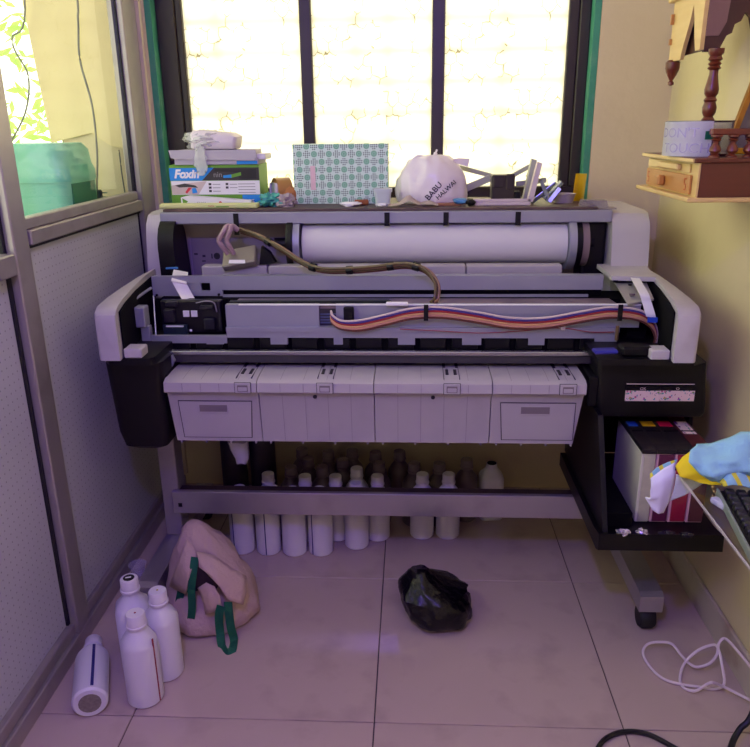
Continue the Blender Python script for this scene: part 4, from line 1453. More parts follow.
# toner box
fx0, fx1, fy = P(172.5, 206, Y=2.40).x, P(261, 206, Y=2.40).x, 2.40
fz0, fz1 = ZB + .0005, P(200, 165, Y=2.40).z
M_boxg = mat('print_green', (96, 150, 40), .5)
M_boxb = mat('print_blue', (20, 130, 210), .5)
M_boxw = mat('print_white', (226, 222, 226), .5)
M_boxk = mat('print_charcoal', (48, 44, 46), .5)
fx = thing('toner_box', 'green, blue and white printed carton on the board by the window', 'box', ((fx0 + fx1) / 2, 2.45, fz0))
B().box((fx0, fy, fz0), (fx1, fy + .14, fz1), .001).obj('carton', M_boxg, fx)
H_ = fz1 - fz0


def fr(u, v):
    return (fx0 + (fx1 - fx0) * u, fz0 + H_ * v)


def fpoly(uv, y_, m_, name='print_panel'):
    pts_ = [fr(u, v) for u, v in uv]
    return B().prism(pts_, fy - y_, fy + .0002, 'Y').obj(name, m_, fx)


fpoly([(0, .62), (.36, .62), (.50, .93), (0, .93)], .0004, M_boxb)
fpoly([(.36, .62), (1, .62), (1, .93), (.50, .93)], .0004, M_boxk)
fpoly([(.01, .27), (1, .27), (1, .61), (.01, .61)], .0004, M_boxw)
fpoly([(.80, .03), (1, .03), (1, .26), (.80, .26)], .0004, M_boxb)
fpoly([(.01, .28), (.31, .28), (.41, .60), (.20, .56), (.01, .50)], .0007, mat('print_skin', (200, 180, 176), .5, var=.2, scale=20))
fpoly([(.05, .50), (.16, .55), (.28, .50), (.31, .44), (.20, .46), (.10, .45)], .0010, M_boxk)
fpoly([(.18, .30), (.24, .44), (.20, .45), (.16, .33)], .0012, mat('print_red', (200, 30, 60), .5))
fpoly([(.24, .30), (.30, .32), (.28, .44), (.24, .43)], .0012, M_boxb)
fpoly([(.60, .68), (.69, .68), (.69, .76), (.60, .74)], .0008, M_boxb)
fpoly([(.69, .68), (.80, .74), (.80, .82), (.69, .76)], .0008, M_boxg)
fpoly([(.78, .66), (.97, .66), (.97, .90), (.52, .90), (.50, .84), (.76, .82)], .0006, mat('print_black', (24, 22, 24), .4))
for r_ in range(3):
    for c_ in range(2):
        if r_ == 2 and c_ == 1:
            continue
        u, v = .43 + c_ * .19, .50 - r_ * .085
        fpoly([(u, v), (u + .03, v), (u + .03, v + .055), (u, v + .055)], .0008, M_boxk, 'tick_mark')
        fpoly([(u + .045, v + .015), (u + .13, v + .015), (u + .13, v + .03), (u + .045, v + .03)], .0008, mat('print_grey', (130, 126, 130), .5), 'text_line')
for r_ in range(4):
    fpoly([(.76, .52 - r_ * .07), (.95, .52 - r_ * .07), (.95, .535 - r_ * .07), (.76, .535 - r_ * .07)], .0008, MATS['print_grey'], 'text_line')
u0, v0 = fr(.05, .69)
text_front('Foxin', u0, v0, fy - .0007, .036, M_boxw, fx, shear=.25, bold=.0016)
u0, v0 = fr(.49, .70)
text_front('nin', u0, v0, fy - .0009, .024, MATS['print_grey'], fx)
u0, v0 = fr(.86, .05)
text_front('0.5', u0, v0, fy - .0007, .017, M_boxw, fx, bold=.0006)
# grey carton lid on it and wrapped packet
M_greyc = mat('grey_card', (176, 168, 178), .6, var=.04)
a0, a1 = P(169, 158, Y=2.39), P(258, 158, Y=2.39)
gz0 = fz1 + .0008
gc = thing('flattened_carton', 'flattened grey card carton lying on the printed toner box', 'carton', ((a0.x + a1.x) / 2, 2.45, gz0))
B().box((a0.x + .015, 2.395, gz0), (a1.x, 2.52, gz0 + .02), .001).obj('card_base', M_greyc, gc)
B().prism([(a0.x, gz0 + .045), (a0.x + .006, gz0 + .022), (a0.x + .02, gz0 + .018), (a1.x - .012, gz0 + .012), (a1.x - .004, gz0 + .022), (a1.x - .006, gz0 + .045)], 2.388, 2.3945, 'Y').obj('card_flap', M_greyc, gc)
B().box((a1.x - .006, 2.40, gz0 + .014), (a1.x + .022, 2.50, gz0 + .032), .002).obj('card_flap', M_boxw, gc)
B().box((a1.x - .07, 2.3935, gz0 + .001), (a1.x - .004, 2.3948, gz0 + .011)).obj('print_panel', M_boxb, gc)
B().box((a0.x + .02, 2.396, gz0 + .0205), (a1.x - .01, 2.50, gz0 + .0445), .002).obj('card_top', M_greyc, gc)
wp = P(213, 150, Y=2.44)
wt = thing('wrapped_packet', 'white paper packet in crinkled clear film on the grey carton', 'packet', (wp.x, 2.44, gz0 + .0455))
zb = gz0 + .0455
b_ = B()
b_.loft([rrect(wp.x + .012, 2.44, .135, .09, .012, zb + .001, 3), rrect(wp.x + .012, 2.44, .145, .10, .014, zb + .006, 3), rrect(wp.x + .016, 2.44, .15, .10, .014, zb + .045, 3), rrect(wp.x + .010, 2.44, .12, .08, .012, zb + .056, 3)])
for v in b_.bm.verts:
    v.co.z += .006 * noise.noise(v.co * 25) * (v.co.z > zb + .01) - (.08 * (v.co.x - wp.x) if v.co.z > zb + .02 else 0)
b_.obj('paper_block', mat('pinkish_paper', (214, 204, 208), .6), wt, .8)
M_film = mat('crinkled_film', (230, 232, 225), .15, alpha=.40)
b_ = crumple((wp.x - .012, 2.435, zb + .030), .075, .058, .028, 5, 26, 14, .55, 4.0)
b_.obj('film_wrap', M_film, wt, 1.0)
b_ = crumple((wp.x - .028, 2.384, gz0 + .012), .020, .0035, .045, 8, 14, 12, .5, 4.0)
b_.obj('film_tail', M_film, wt, 1.0)

# long pale green packet and white tube carton in front
c0, c1 = P(160, 206, Y=2.31), P(258, 206, Y=2.31)
lp = thing('paper_packet', 'long pale green paper packet lying along the board edge', 'packet', ((c0.x + c1.x) / 2, 2.32, ZB))
M_pgreen = mat('pale_green_yellow_print', (206, 208, 140), .6, var=.12, scale=6, stain=(140, 200, 120), stain_amt=.8, stain_scale=7)
B().box((c0.x, 2.298, ZB + .0005), (c1.x, 2.338, ZB + .015), .004, 2).obj('packet_body', M_pgreen, lp)
q = P(208, 206.5, Y=2.297)
text_front('TATA', q.x, q.z - .002, 2.2975, .0075, mat('print_red', (200, 30, 60), .5), lp)
q = P(216, 206.5, Y=2.297)
B().box((q.x, 2.2974, q.z - .002), (q.x + .04, 2.2981, q.z + .001)).obj('text_line', M_boxg, lp)
c0, c1 = P(183, 200, Y=2.365), P(252, 200, Y=2.365)
tcx_ = thing('tube_carton', 'slim white tube carton with teal end before the toner box', 'carton', ((c0.x + c1.x) / 2, 2.365, ZB))
za = ZB + .0006
B().prism([(c0.x, za + .002), (c1.x, za), (c1.x, za + .018), (c0.x + .02, za + .034), (c0.x, za + .030)], 2.345, 2.385, 'Y').obj('carton_body', M_boxw, tcx_)
B().prism([(c0.x + .006, za + .004), (c0.x + .022, za + .018), (c0.x + .004, za + .028)], 2.3444, 2.3452, 'Y').obj('print_panel', M_boxg, tcx_)
q = P(200, 204, Y=2.344)
text_front('S2403', c0.x + .05, za + .008, 2.3446, .012, mat('print_grey', (130, 126, 130), .5), tcx_)
B().lathe([(.005, -.0004), (.005, .0006)], (c0.x + .125, 2.345, za + .013), 12, 'Y').obj('print_dot', mat('print_red', (200, 30, 60), .5), tcx_)
text_front('RELAX', c0.x + .145, za + .006, 2.3446, .011, mat('print_teal', (20, 110, 110), .5), tcx_)
# tape roll, brown bits, teal packet
q = P(279, 185, Y=2.44)
tpz = ZB + .042
tr2 = thing('tape_roll', 'brown packing tape roll with white core side beside the toner box', 'tape', (q.x, 2.45, ZB))
M_tape = mat('brown_tape', (176, 126, 70), .3, var=.1)
RT = Matrix.Rotation(.5, 3, 'Z')
b_ = B().lathe([(.024, -.024), (.041, -.024), (.041, .024), (.024, .024)], (0, 0, 0), 28, 'X')
b_.xform(Matrix.Translation((q.x + .006, 2.455, ZB + .0415)) @ RT.to_4x4())
b_.obj('tape', M_tape, tr2, SM)
b_ = B().obox((0, 0, 0), (.004, .058, .05), None, .008, 2)
b_.xform(Matrix.Translation((q.x + .006, 2.455, ZB + .0415)) @ RT.to_4x4() @ Matrix.Translation((-.0265, 0, 0)))
b_.obj('white_label', M_boxw, tr2)
q = P(287, 200, Y=2.40)
tag(crumple(q + V((.005, .03, .010)), .026, .02, .030, 11, 16, 10, .3, 2.0).obj('brown_wad', mat('brown_paper', (170, 110, 60), .7), None, 1.0), 'brown crumpled paper wad between tape roll and patterned box', 'paper wad')
q = P(274, 201, Y=2.36)
M_teal = mat('teal_foil_print', (70, 160, 150), .4, var=.4, scale=22)
tag(crumple((q.x - .005, 2.365, ZB + .018), .038, .030, .020, 13, 26, 16, .9, 3.2).obj('teal_packet', M_teal, None, .35), 'crumpled teal printed packet in front of the tape roll', 'packet')
q = P(276, 197, Y=2.40)
tag(crumple((q.x + .040, 2.345, ZB + .016), .030, .020, .020, 17, 24, 14, .9, 3.0).obj('grey_wrapper', mat('grey_pink_wrapper', (176, 160, 160), .5), None, .35), 'crumpled grey wrapper beside the teal packet', 'wrapper')

# patterned box
m, N, b = new_mat('green_medallion_print')
co = N.coord()
x, y, z = N.sep(co)
S = 1 / .0238
u, v = N.m('MULTIPLY', x, S), N.m('MULTIPLY', z, S)
fu, fv = N.m('SUBTRACT', N.m('FRACT', u), .5), N.m('SUBTRACT', N.m('FRACT', v), .5)
par = N.m('MODULO', N.m('ADD', N.m('ADD', N.m('FLOOR', u), N.m('FLOOR', v)), 100.0), 2.0)
par = N.m('GREATER_THAN', par, .5)
rr_ = N.m('SQRT', N.m('ADD', N.m('MULTIPLY', fu, fu), N.m('MULTIPLY', fv, fv)))
circ = N.m('LESS_THAN', rr_, .40)
ring = N.m('MULTIPLY', N.m('GREATER_THAN', rr_, .16), N.m('LESS_THAN', rr_, .22))
gu, gv = N.m('SUBTRACT', N.m('FRACT', N.m('MULTIPLY', fu, 4.0)), .5), N.m('SUBTRACT', N.m('FRACT', N.m('MULTIPLY', fv, 4.0)), .5)
r2 = N.m('SQRT', N.m('ADD', N.m('MULTIPLY', gu, gu), N.m('MULTIPLY', gv, gv)))
dots = N.m('MULTIPLY', N.m('LESS_THAN', r2, .33), N.m('LESS_THAN', N.m('ADD', N.m('ABSOLUTE', fu), N.m('ABSOLUTE', fv)), .62))
pale = lin((206, 226, 214))
cA = N.mix(circ, pale, N.mix(ring, lin((120, 176, 146)), lin((170, 210, 186))))
cB = N.mix(dots, pale, lin((48, 74, 66)))
N.put(b.inputs['Base Color'], N.mix(par, cA, cB))
b.inputs['Roughness'].default_value = .5
M_patt = m
bx0, bx1 = P(293.5, 175, Y=2.42).x, P(388, 175, Y=2.42).x
pt = thing('patterned_box', 'pale green gift box printed with round medallions, standing upright', 'box', ((bx0 + bx1) / 2, 2.45, ZB))
zt5 = P(340, 144, Y=2.42).z
b_ = B().box((bx0, 2.42, ZB + .0005), (bx1, 2.50, zt5), .001)
b_.xform(Matrix.Translation((bx0, 2.46, ZB)) @ Matrix.Rotation(0, 4, 'Y') @ Matrix.Translation((-bx0, -2.46, -ZB)))
b_.obj('carton', M_patt, pt)
q0, q1 = P(310, 166, Y=2.42), P(316, 190, Y=2.42)
B().box((q0.x, 2.4192, q1.z), (q1.x, 2.4202, q0.z)).obj('pink_sticker', mat('pink_sticker', (224, 190, 196), .5, var=.15, scale=80), pt)
# small white tub, tissue, brown stub
q = P(383, 200, Y=2.37)
tw = thing('small_tub', 'small clear white plastic tub before the patterned box', 'tub', (q.x, 2.37, ZB))
M_tubw = mat('milky_tub', (205, 212, 216), .3, alpha=.85)
B().loft([rrect(q.x, 2.37, .044, .034, .008, ZB + .0005, 3), rrect(q.x, 2.37, .052, .04, .008, ZB + .042, 3)]).obj('tub_body', M_tubw, tw, SM)
B().loft([rrect(q.x, 2.37, .058, .046, .008, ZB + .0422, 3), rrect(q.x, 2.37, .058, .046, .008, ZB + .052, 3)]).obj('tub_lid', M_tubw, tw, SM)
q = P(351, 203, Y=2.35)
tag(crumple((q.x - .002, 2.35, ZB + .007), .034, .02, .007, 21, 16, 8, .5, 2.5).obj('tissue_scrap', M_paper, None, 1.0), 'crumpled white tissue under the brown stub', 'tissue')
q = P(360, 200, Y=2.375)
tag(B().obox((q.x + .004, 2.385, ZB + .0085), (.045, .018, .016), rz(.2), .004, 2).obj('brown_stub', mat('rust_brown', (150, 84, 40), .6)), 'short rust brown stub lying before the patterned box', 'stub')
q = P(383, 206, Y=2.33)
tag(crumple((q.x - .002, 2.325, ZB + .006), .02, .012, .006, 23, 12, 8, .5, 2.5).obj('tissue_scrap', M_paper, None, 1.0), 'small white tissue wad in front of the white tub', 'tissue')

# white carrier bag with writing
M_cbag = mat('white_thin_polythene', (226, 216, 218), .3, var=.04, scale=8, bump=.3, bscale=25)
rows = [(207, 399, 465), (200, 397, 467), (190, 396.5, 467), (180, 398, 466), (172, 401, 462), (165, 406, 457), (160, 410, 452), (156, 418, 446)]
rings = []
YC = 2.43
cen = (P(399, 207, Y=YC).x + P(465, 207, Y=YC).x) / 2
for k, (py, l, r) in enumerate(rows):
    a_, c_ = P(l, py, Y=YC), P(r, py, Y=YC)
    z_ = ZB + .001 if k == 0 else a_.z
    rx = (c_.x - a_.x) / 2
    ring = []
    for i in range(36):
        th = 2 * math.pi * i / 36
        f_ = 1 + (.03 + .05 * (k / 7)) * noise.noise(V((math.cos(th) * 3, math.sin(th) * 3, k * .35))) * 2
        if k >= 4:
            f_ += .05 * math.sin(th * 9 + k) * (k - 3) / 4
        ring.append(V(((a_.x + c_.x) / 2 + rx * f_ * math.cos(th), YC + .07 * rx / .11 * f_ * math.sin(th), z_)))
    rings.append(ring)
cbg = thing('carrier_bag', 'knotted white plastic bag with black handwriting on the board', 'plastic bag', (cen, YC, ZB))
b_ = B().loft(rings)
bmesh.ops.subdivide_edges(b_.bm, edges=list(b_.bm.edges), cuts=1, use_grid_fill=True, smooth=.7)
for v in b_.bm.verts:
    if v.co.z > ZB + .004:
        up_ = min(1, (v.co.z - ZB) / .17)
        d_ = V((v.co.x - cen, v.co.y - YC, .02)).normalized()
        v.co += d_ * ((.5 - abs(noise.noise(v.co * 17))) * .016 * up_ * up_ + noise.noise(v.co * 45) * .0035)
b_.obj('bag_body', M_cbag, cbg, 1.1)
kx = P(436, 157, Y=YC)
pts = [V((kx.x, YC, kx.z - .006)), P(437, 154, Y=YC), P(435.5, 149.5, Y=YC)]
B().tube(spline([P(433, 161, Y=YC), P(435, 155, Y=YC), P(437, 149.5, Y=YC)]), [.008] + [.0065] * 7 + [.006] * 4 + [.003] * 5, 8).obj('knot_end', M_cbag, cbg, SM)
rightear = [P(446, 160, Y=YC), P(459, 158, Y=YC), P(470, 158.5, Y=YC), P(468, 167, Y=YC), P(455, 163, Y=YC)]
B().prism([(p_.x, p_.z) for p_ in rightear], YC - .002, YC + .001, 'Y').obj('bag_ear', M_cbag, cbg)
pts = [P(411, 162, Y=YC - .02), P(417, 156.5, Y=YC - .02), P(425, 157, Y=YC - .02), P(431, 160, Y=YC - .02)]
B().tube(spline(pts), .005, 6).obj('bag_fold', M_cbag, cbg, SM)
M_pen = mat('black_marker', (30, 20, 50), .6)


def warp_bag(px, py, rot, size):
    o_ = P(px, py, Y=YC - .074)

    def w(cv_):
        xx = o_.x + cv_.x * math.cos(rot) - cv_.y * math.sin(rot)
        zz = o_.z + cv_.x * math.sin(rot) + cv_.y * math.cos(rot)
        ux = min(.95, abs(xx - cen) / .110)
        return V((xx, YC - .0735 * math.sqrt(1 - ux * ux) - .003, zz))
    return w


B().text('BABU', None, .026, warp=warp_bag(428.5, 201, .84, 1), bold=.0003).obj('lettering', M_pen, cbg)
B().text('HALWAI', None, .020, warp=warp_bag(438, 200, .72, 1), bold=.0003).obj('lettering', M_pen, cbg)
# white cloth in front of the bag
q = P(412, 204, Y=2.33)
b_ = B()


def ragf(u, v):
    xx = P(388, 205, Y=2.33).x + u * .155
    yy = 2.30 + v * .05
    hh = .026 * math.exp(-((u - .42) / .16) ** 2) + .010 * math.exp(-((u - .8) / .12) ** 2) + .006
    return V((xx, yy + .004 * math.sin(u * 9), ZB + .0015 + hh * (.35 + .65 * math.sin(math.pi * min(1, v * .8 + .1))) + .004 * noise.noise(V((u * 8, v * 6, 2)))))


b_.grid(ragf, 30, 10)
bmesh.ops.solidify(b_.bm, geom=list(b_.bm.faces), thickness=.0012)
tag(b_.obj('white_rag', mat('offwhite_rag', (226, 208, 200), .85), None, 3.14), 'crumpled off-white rag in front of the knotted bag', 'rag')
tag(B().obox((P(447, 205, Y=2.36).x, 2.36, ZB + .004), (.085, .05, .007), rz(.05), .001).obj('wood_strip', mat('brown_strip', (150, 100, 70), .6)), 'flat brown wooden strip beside the knotted bag', 'strip')
q = P(460, 203, Y=2.34)
tag(crumple((q.x + .002, 2.338, ZB + .0115 + .003), .024, .014, .009, 31, 14, 8, .4, 2.0).obj('blue_wrapper', mat('blue_white_wrapper', (70, 130, 180), .4, var=.6, scale=30), None, 1.0), 'small blue and white wrapper near the knotted bag', 'wrapper')
q = P(470, 203, Y=2.33)
tag(crumple((q.x + .002, 2.325, ZB + .012), .014, .012, .012, 33, 12, 8, .5, 2.0).obj('black_plug', M_black, None, 1.0), 'small black plug beside the blue wrapper', 'plug')

# dismantled plastic and metal pieces on the right of the board
M_prof = mat('pinkish_white_profile', (206, 190, 190), .45)
M_profg = mat('grey_green_profile', (170, 172, 158), .45)
M_alum = mat('bare_aluminium', (172, 186, 182), .3, metal=.5, var=.1, scale=20)


def slab_px(p0, p1, y_, wz, dep, m_, name, label, cat, group=None, tw_=0.0, zoff=0.0):
    a_, c_ = P(*p0, Y=y_), P(*p1, Y=y_)
    d_ = c_ - a_
    ang_ = math.atan2(d_.z, d_.x)
    b2 = B().obox((0, 0, 0), (d_.length, dep, wz), None, .0015)
    b2.xform(Matrix.Translation((a_ + c_) / 2 + V((0, 0, zoff))) @ Matrix.Rotation(-ang_, 4, 'Y') @ Matrix.Rotation(tw_, 4, 'X'))
    return tag(b2.obj(name, m_), label, cat, group)


slab_px((455, 166), (492, 176), 2.52, .014, .012, M_profg, 'plastic_strip', 'bent pale strip rising behind the knotted bag', 'strip')
lt = thing('tray_bracket', 'pinkish white U-shaped plastic tray bracket on the board', 'bracket', (P(500, 205, Y=2.34).x, 2.36, ZB))
a_, c_ = P(473, 203, Y=2.34), P(530, 203, Y=2.34)
B().box((a_.x, 2.33, ZB + .0005), (c_.x, 2.44, ZB + .012), .002).obj('base_plate', M_prof, lt)
B().box((a_.x, 2.33, ZB + .012), (c_.x, 2.335, ZB + .021), .001).obj('front_lip', M_prof, lt)
u0, u1 = P(531, 203, Y=2.34), P(540, 163, Y=2.34)
B().prism([(u0.x - .012, ZB + .012), (u0.x + .004, ZB + .012), (u1.x + .006, u1.z), (u1.x - .008, u1.z + .004)], 2.33, 2.36, 'Y').obj('upright_arm', M_prof, lt)
u0, u1 = P(525, 185, Y=2.40), P(534, 160, Y=2.40)
B().prism([(u0.x - .005, u0.z - .05), (u0.x + .006, u0.z - .05), (u1.x + .010, u1.z), (u1.x - .006, u1.z + .004)], 2.40, 2.43, 'Y').obj('upright_arm', M_profg, lt)
slab_px((462, 190), (490, 178), 2.46, .022, .01, M_profg, 'plastic_strip', 'slanting pale strip propped against the black adapter', 'strip')
slab_px((512, 176), (530, 166), 2.50, .014, .012, M_profg, 'plastic_strip', 'slanting pale strip behind the black adapter', 'strip')
bad = thing('black_adapter', 'boxy black adapter lying in the white tray bracket', 'adapter', (P(503, 197, Y=2.39).x, 2.39, ZB + .0125))
a_, c_ = P(491, 199, Y=2.38), P(515, 174, Y=2.38)
M_badp = mat('brown_black_plastic', (44, 34, 34), .35)
B().box((a_.x, 2.37, ZB + .0125), (c_.x, 2.425, c_.z - .002), .003).obj('case', M_badp, bad)
B().box((a_.x + .004, 2.3665, ZB + .052), (a_.x + .038, 2.3705, c_.z - .002), .002).obj('flap', M_badp, bad)
B().box((a_.x + .044, 2.3665, ZB + .045), (c_.x - .002, 2.3705, c_.z + .001), .002).obj('flap', M_badp, bad)
B().box((c_.x, 2.37, ZB + .0125), (c_.x + .020, 2.395, ZB + .04), .003).obj('case_end', M_black, bad)
slab_px((516, 184), (546, 180), 2.46, .016, .012, M_profg, 'plastic_strip', 'pale strip lying level behind the upright arm', 'strip')
g2 = 'aluminium angles near the window corner'
slab_px((531, 203), (556, 183), 2.375, .016, .004, M_alum, 'aluminium_angle', 'long pale aluminium angle leaning out from the tray bracket', 'angle', g2, .5)
slab_px((544, 199), (562, 182), 2.36, .012, .018, mat('shiny_aluminium', (150, 160, 160), .25, metal=.7), 'aluminium_angle', 'dark shiny aluminium channel leaning by the small bowl', 'angle', None, .3)
slab_px((541, 180), (549, 202), 2.352, .012, .003, M_alum, 'aluminium_angle', 'pale aluminium flange standing across the other angles', 'angle', None, .4)
slab_px((549, 202), (560, 188), 2.345, .014, .003, M_alum, 'aluminium_angle', 'stubby aluminium flange in front of the other angles', 'angle', g2, -.3)
q = P(563, 205, Y=2.42)
tag(B().lathe([(.003, 0), (.030, 0), (.036, .026), (.038, .028), (.034, .028), (.028, .004), (.003, .003)], (q.x, 2.42, ZB + .0003), 24).obj('small_bowl', mat('grey_white_bowl', (190, 180, 176), .4), None, SM), 'small off-white bowl beside the yellow packet', 'bowl')
a_, c_ = P(572, 203, Y=2.44), P(581, 174, Y=2.44)
b_ = B()
b_.grid(lambda u, v: V((a_.x + u * .034 + v * .006, 2.445 + .012 * math.sin(u * 5) * (1 - .4 * v), ZB + .001 + v * (c_.z - ZB))), 8, 12)
bmesh.ops.solidify(b_.bm, geom=list(b_.bm.faces), thickness=.008)
m_y = mat('yellow_foil_packet', (228, 196, 30), .35, var=.1, stain=(235, 230, 220), stain_amt=.8, stain_scale=22)
tag(b_.obj('yellow_packet', m_y, None, 1.0), 'upright yellow foil packet against the green window reveal', 'packet')
tag(cv.obj('clear_cover', mat('smoky_clear_plastic', (150, 140, 140), .2, alpha=.55), None), 'small smoky clear plastic cover on the board end', 'cover')

# ------------------------------------------------------------------ wooden shrine on the right wall
W_lite = wood('glare_yellow_wood', (196, 160, 92), (222, 192, 124), .4, 'Y')  # front wood made paler, window glare on the varnish put into its colour
W_draw = wood('orange_wood', (166, 108, 50), (196, 138, 70), .4, 'Y')
W_dark = wood('dark_red_wood', (74, 30, 18), (112, 50, 28), .35, 'X')
W_red = wood('turned_red_wood', (84, 34, 22), (120, 54, 32), .3, 'Z')
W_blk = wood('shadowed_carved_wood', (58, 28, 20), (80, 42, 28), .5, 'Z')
SX, SY0, SY1 = .630, 1.700, 2.065
XW = XR - .001
z0 = 1.210
shr = thing('wooden_shrine', 'carved wooden wall shrine with drawers and turned pillar', 'shrine', (XW - .1, 1.8, z0))
ZS = [z0, z0 + .010, z0 + .056, z0 + .084, z0 + .094]
B().box((SX - .022, SY0 - .008, z0), (XW, SY1 + .02, z0 + .010), .002).obj('bottom_board', W_lite, shr)
B().box((SX + .004, SY0 + .004, z0 + .010), (XW, SY1 - .004, ZS[3]), .001).obj('drawer_case', W_dark, shr)
B().box((SX, SY0 + .004, z0 + .010), (SX + .0039, SY1 - .004, ZS[3])).obj('case_front', W_lite, shr)
d1 = B().box((SX - .006, SY0 + .035, z0 + .014), (SX - .0002, SY1 - .012, z0 + .056), .001).obj('drawer', W_draw, shr)
d2 = B().box((SX - .004, SY0 + .05, z0 + .060), (SX - .0002, SY1 - .012, ZS[3] - .004), .001).obj('drawer', W_lite, shr)
B().box((SX - .024, 1.90, z0 + .022), (SX - .006, 1.935, z0 + .046), .004).obj('knob', W_draw, d1)
B().box((SX - .016, 1.80, z0 + .063), (SX - .004, 1.95, z0 + .078), .003).obj('knob', W_lite, d2)
M_orange = mat('orange_paint_mark', (176, 84, 36), .6)
# small painted good-luck marks: a few short brush strokes and dots each
for yc in (SY0 + .062, SY1 - .03):
    for dy, dz, w, h in ((0, .012, .014, .003), (0, 0, .012, .003), (.005, .006, .003, .010), (-.005, -.006, .003, .010), (0, -.012, .012, .003)):
        B().box((SX - .0068, yc + dy - w / 2, z0 + .035 + dz - h / 2), (SX - .0058, yc + dy + w / 2, z0 + .035 + dz + h / 2)).obj('painted_mark', M_orange, d1)
B().box((SX - .014, SY0 - .004, ZS[3]), (XW, SY1 + .006, ZS[4]), .002).obj('platform', W_dark, shr)
B().box((SX - .018, SY0 - .004, ZS[3] + .001), (SX - .0141, SY1 + .006, ZS[4] - .001), .001).obj('platform_edge', W_lite, shr)
zp = ZS[4]


def baluster(x, y, h, r=.012):
    prof = [(.003, 0), (r, 0), (r, .004), (r * .55, .008), (r * 1.05, h * .30), (r * .95, h * .45), (r * .5, h * .62), (r * .55, h * .72), (r * .95, h * .80), (r * .6, h * .86), (r, h * .92), (r, h), (.003, h)]
    return B().lathe(prof, (x, y, zp), 14).obj('baluster', W_red, shr, SM)


hb_ = .048
xb_ = [P(715, 150, Y=SY0 + .02).x, P(732, 150, Y=SY0 + .02).x, P(749, 150, Y=SY0 + .02).x, P(765, 150, Y=SY0 + .02).x]
for xx in xb_:
    if xx < XW - .02:
        baluster(xx, SY0 + .02, hb_)
B().box((xb_[0] - .012, SY0 + .010, zp), (XW, SY0 + .030, zp + .0005)).obj('rail_base', W_red, shr)
B().box((xb_[0] - .014, SY0 + .010, zp + hb_), (XW, SY0 + .030, zp + hb_ + .013), .002).obj('top_rail', W_red, shr)
# turned pillar and carved canopy
pxl = P(708, 118, X=.73)
PY = pxl.y  # pillar
zc = P(711, 50, X=.73).z
H2 = zc - zp
prof = [(.003, 0), (.016, 0), (.016, .03), (.010, .05)]
for t, r in ((.20, .013), (.26, .017), (.30, .011), (.33, .016), (.36, .011), (.40, .016), (.45, .017), (.50, .013), (.52, .016), (.55, .011), (.58, .016), (.62, .017), (.68, .014), (.76, .0105), (.80, .0105), (.82, .016), (.84, .011), (.86, .016), (.88, .011), (.90, .017), (.93, .013), (.96, .018), (1.0, .018)):
    prof.append((r, t * H2))
prof.append((.003, H2))
B().lathe(prof, (.73, PY, zp), 16).obj('pillar', W_red, shr, SM)
can_y0, can_y1 = P(704, 40, X=.705).y, P(675, 30, X=.705).y
ztop = zc + .22
# canopy front board (faces the room) with a pointed dark arch cut
archy = [(can_y0, zc), (can_y0 + .03, zc), (can_y0 + .045, zc + .03), (can_y0 + .06, zc + .075), (can_y0 + .075, zc + .11), (can_y0 + .09, zc + .07), (can_y0 + .105, zc + .045), (can_y0 + .12, zc + .02),
         (can_y0 + .135, zc - .012), (can_y1, zc - .012), (can_y1, ztop), (can_y0, ztop)]
B().prism(archy, .697, .707, 'X').obj('canopy_front', W_lite, shr)
B().prism([(can_y0 + .02, zc), (can_y1 - .01, zc), (can_y1 - .01, ztop), (can_y0 + .02, ztop)], .716, .720, 'X').obj('arch_shade_board', W_blk, shr)  # dark board stands in for the shade inside the arch
B().box((.685, can_y0 - .01, zc + .135), (XW, can_y1 + .02, zc + .15), .003).obj('canopy_cornice', W_lite, shr)
# side board towards the camera with a scalloped arch
xa, xb2 = .7072, XW
arch = [(xa, zc - .005), (xa + .035, zc - .005), (xa + .042, zc + .012), (xa + .05, zc + .03), (xa + .062, zc + .036), (xa + .066, zc + .055), (xa + .08, zc + .062), (xa + .088, zc + .082),
        (xa + .10, zc + .07), (xa + .108, zc + .045), (xa + .122, zc + .035), (xa + .128, zc), (xb2, zc - .02), (xb2, zc + .135), (xa, zc + .135)]
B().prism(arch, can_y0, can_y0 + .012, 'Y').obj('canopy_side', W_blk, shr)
sidep = [(xa, zc + .03), (xa + .03, zc + .03), (xa + .045, zc + .06), (xa + .05, zc + .135), (xa, zc + .135)]
B().prism(sidep, can_y0 - .004, can_y0 - .0002, 'Y').obj('canopy_side_panel', wood('mauve_wood', (110, 76, 70), (134, 98, 90), .5, 'Z'), shr)
fy_ = P(681, 60, X=.717).y
B().lathe([(.002, -.045), (.008, -.042), (.008, -.036), (.004, -.032), (.010, -.022), (.017, -.008), (.019, 0), (.019, .014), (.012, .02)], (.702, can_y1 - .022, zc - .028), 14).obj('finial', W_red, shr, SM)
B().box((.689, can_y1 - .012, zc + .08), (.6969, can_y1 - .004, zc + .105)).obj('carved_mark', W_draw, shr)
B().box((.691, can_y1 - .010, zc + .03), (.6969, can_y1 - .002, zc + .045)).obj('carved_mark', W_draw, shr)

# steel pot with notice paper
pot_c = P(690, 150, Z=zp)
pot_c = V((.668, 1.835, zp))
PR = .072
pot_h = P(690, 121, Y=pot_c.y - PR).z - zp
pot = thing('steel_pot', 'shiny steel pot standing on the shrine platform', 'pot', pot_c)
B().lathe([(.003, 0), (PR - .006, 0), (PR, .006), (PR, pot_h - .004), (PR + .003, pot_h), (PR - .002, pot_h), (PR - .004, .01), (.003, .008)], pot_c + V((0, 0, .0004)), 32).obj('pot_body', M_steel2, pot, SM)
r_p = PR + .0045
angm = math.atan2(-pot_c.y, -pot_c.x)                        # direction of the camera from the pot


def pap(u, v, r=r_p):
    a_ = angm + (-u) * 1.0
    return pot_c + V((r * math.cos(a_), r * math.sin(a_), v))


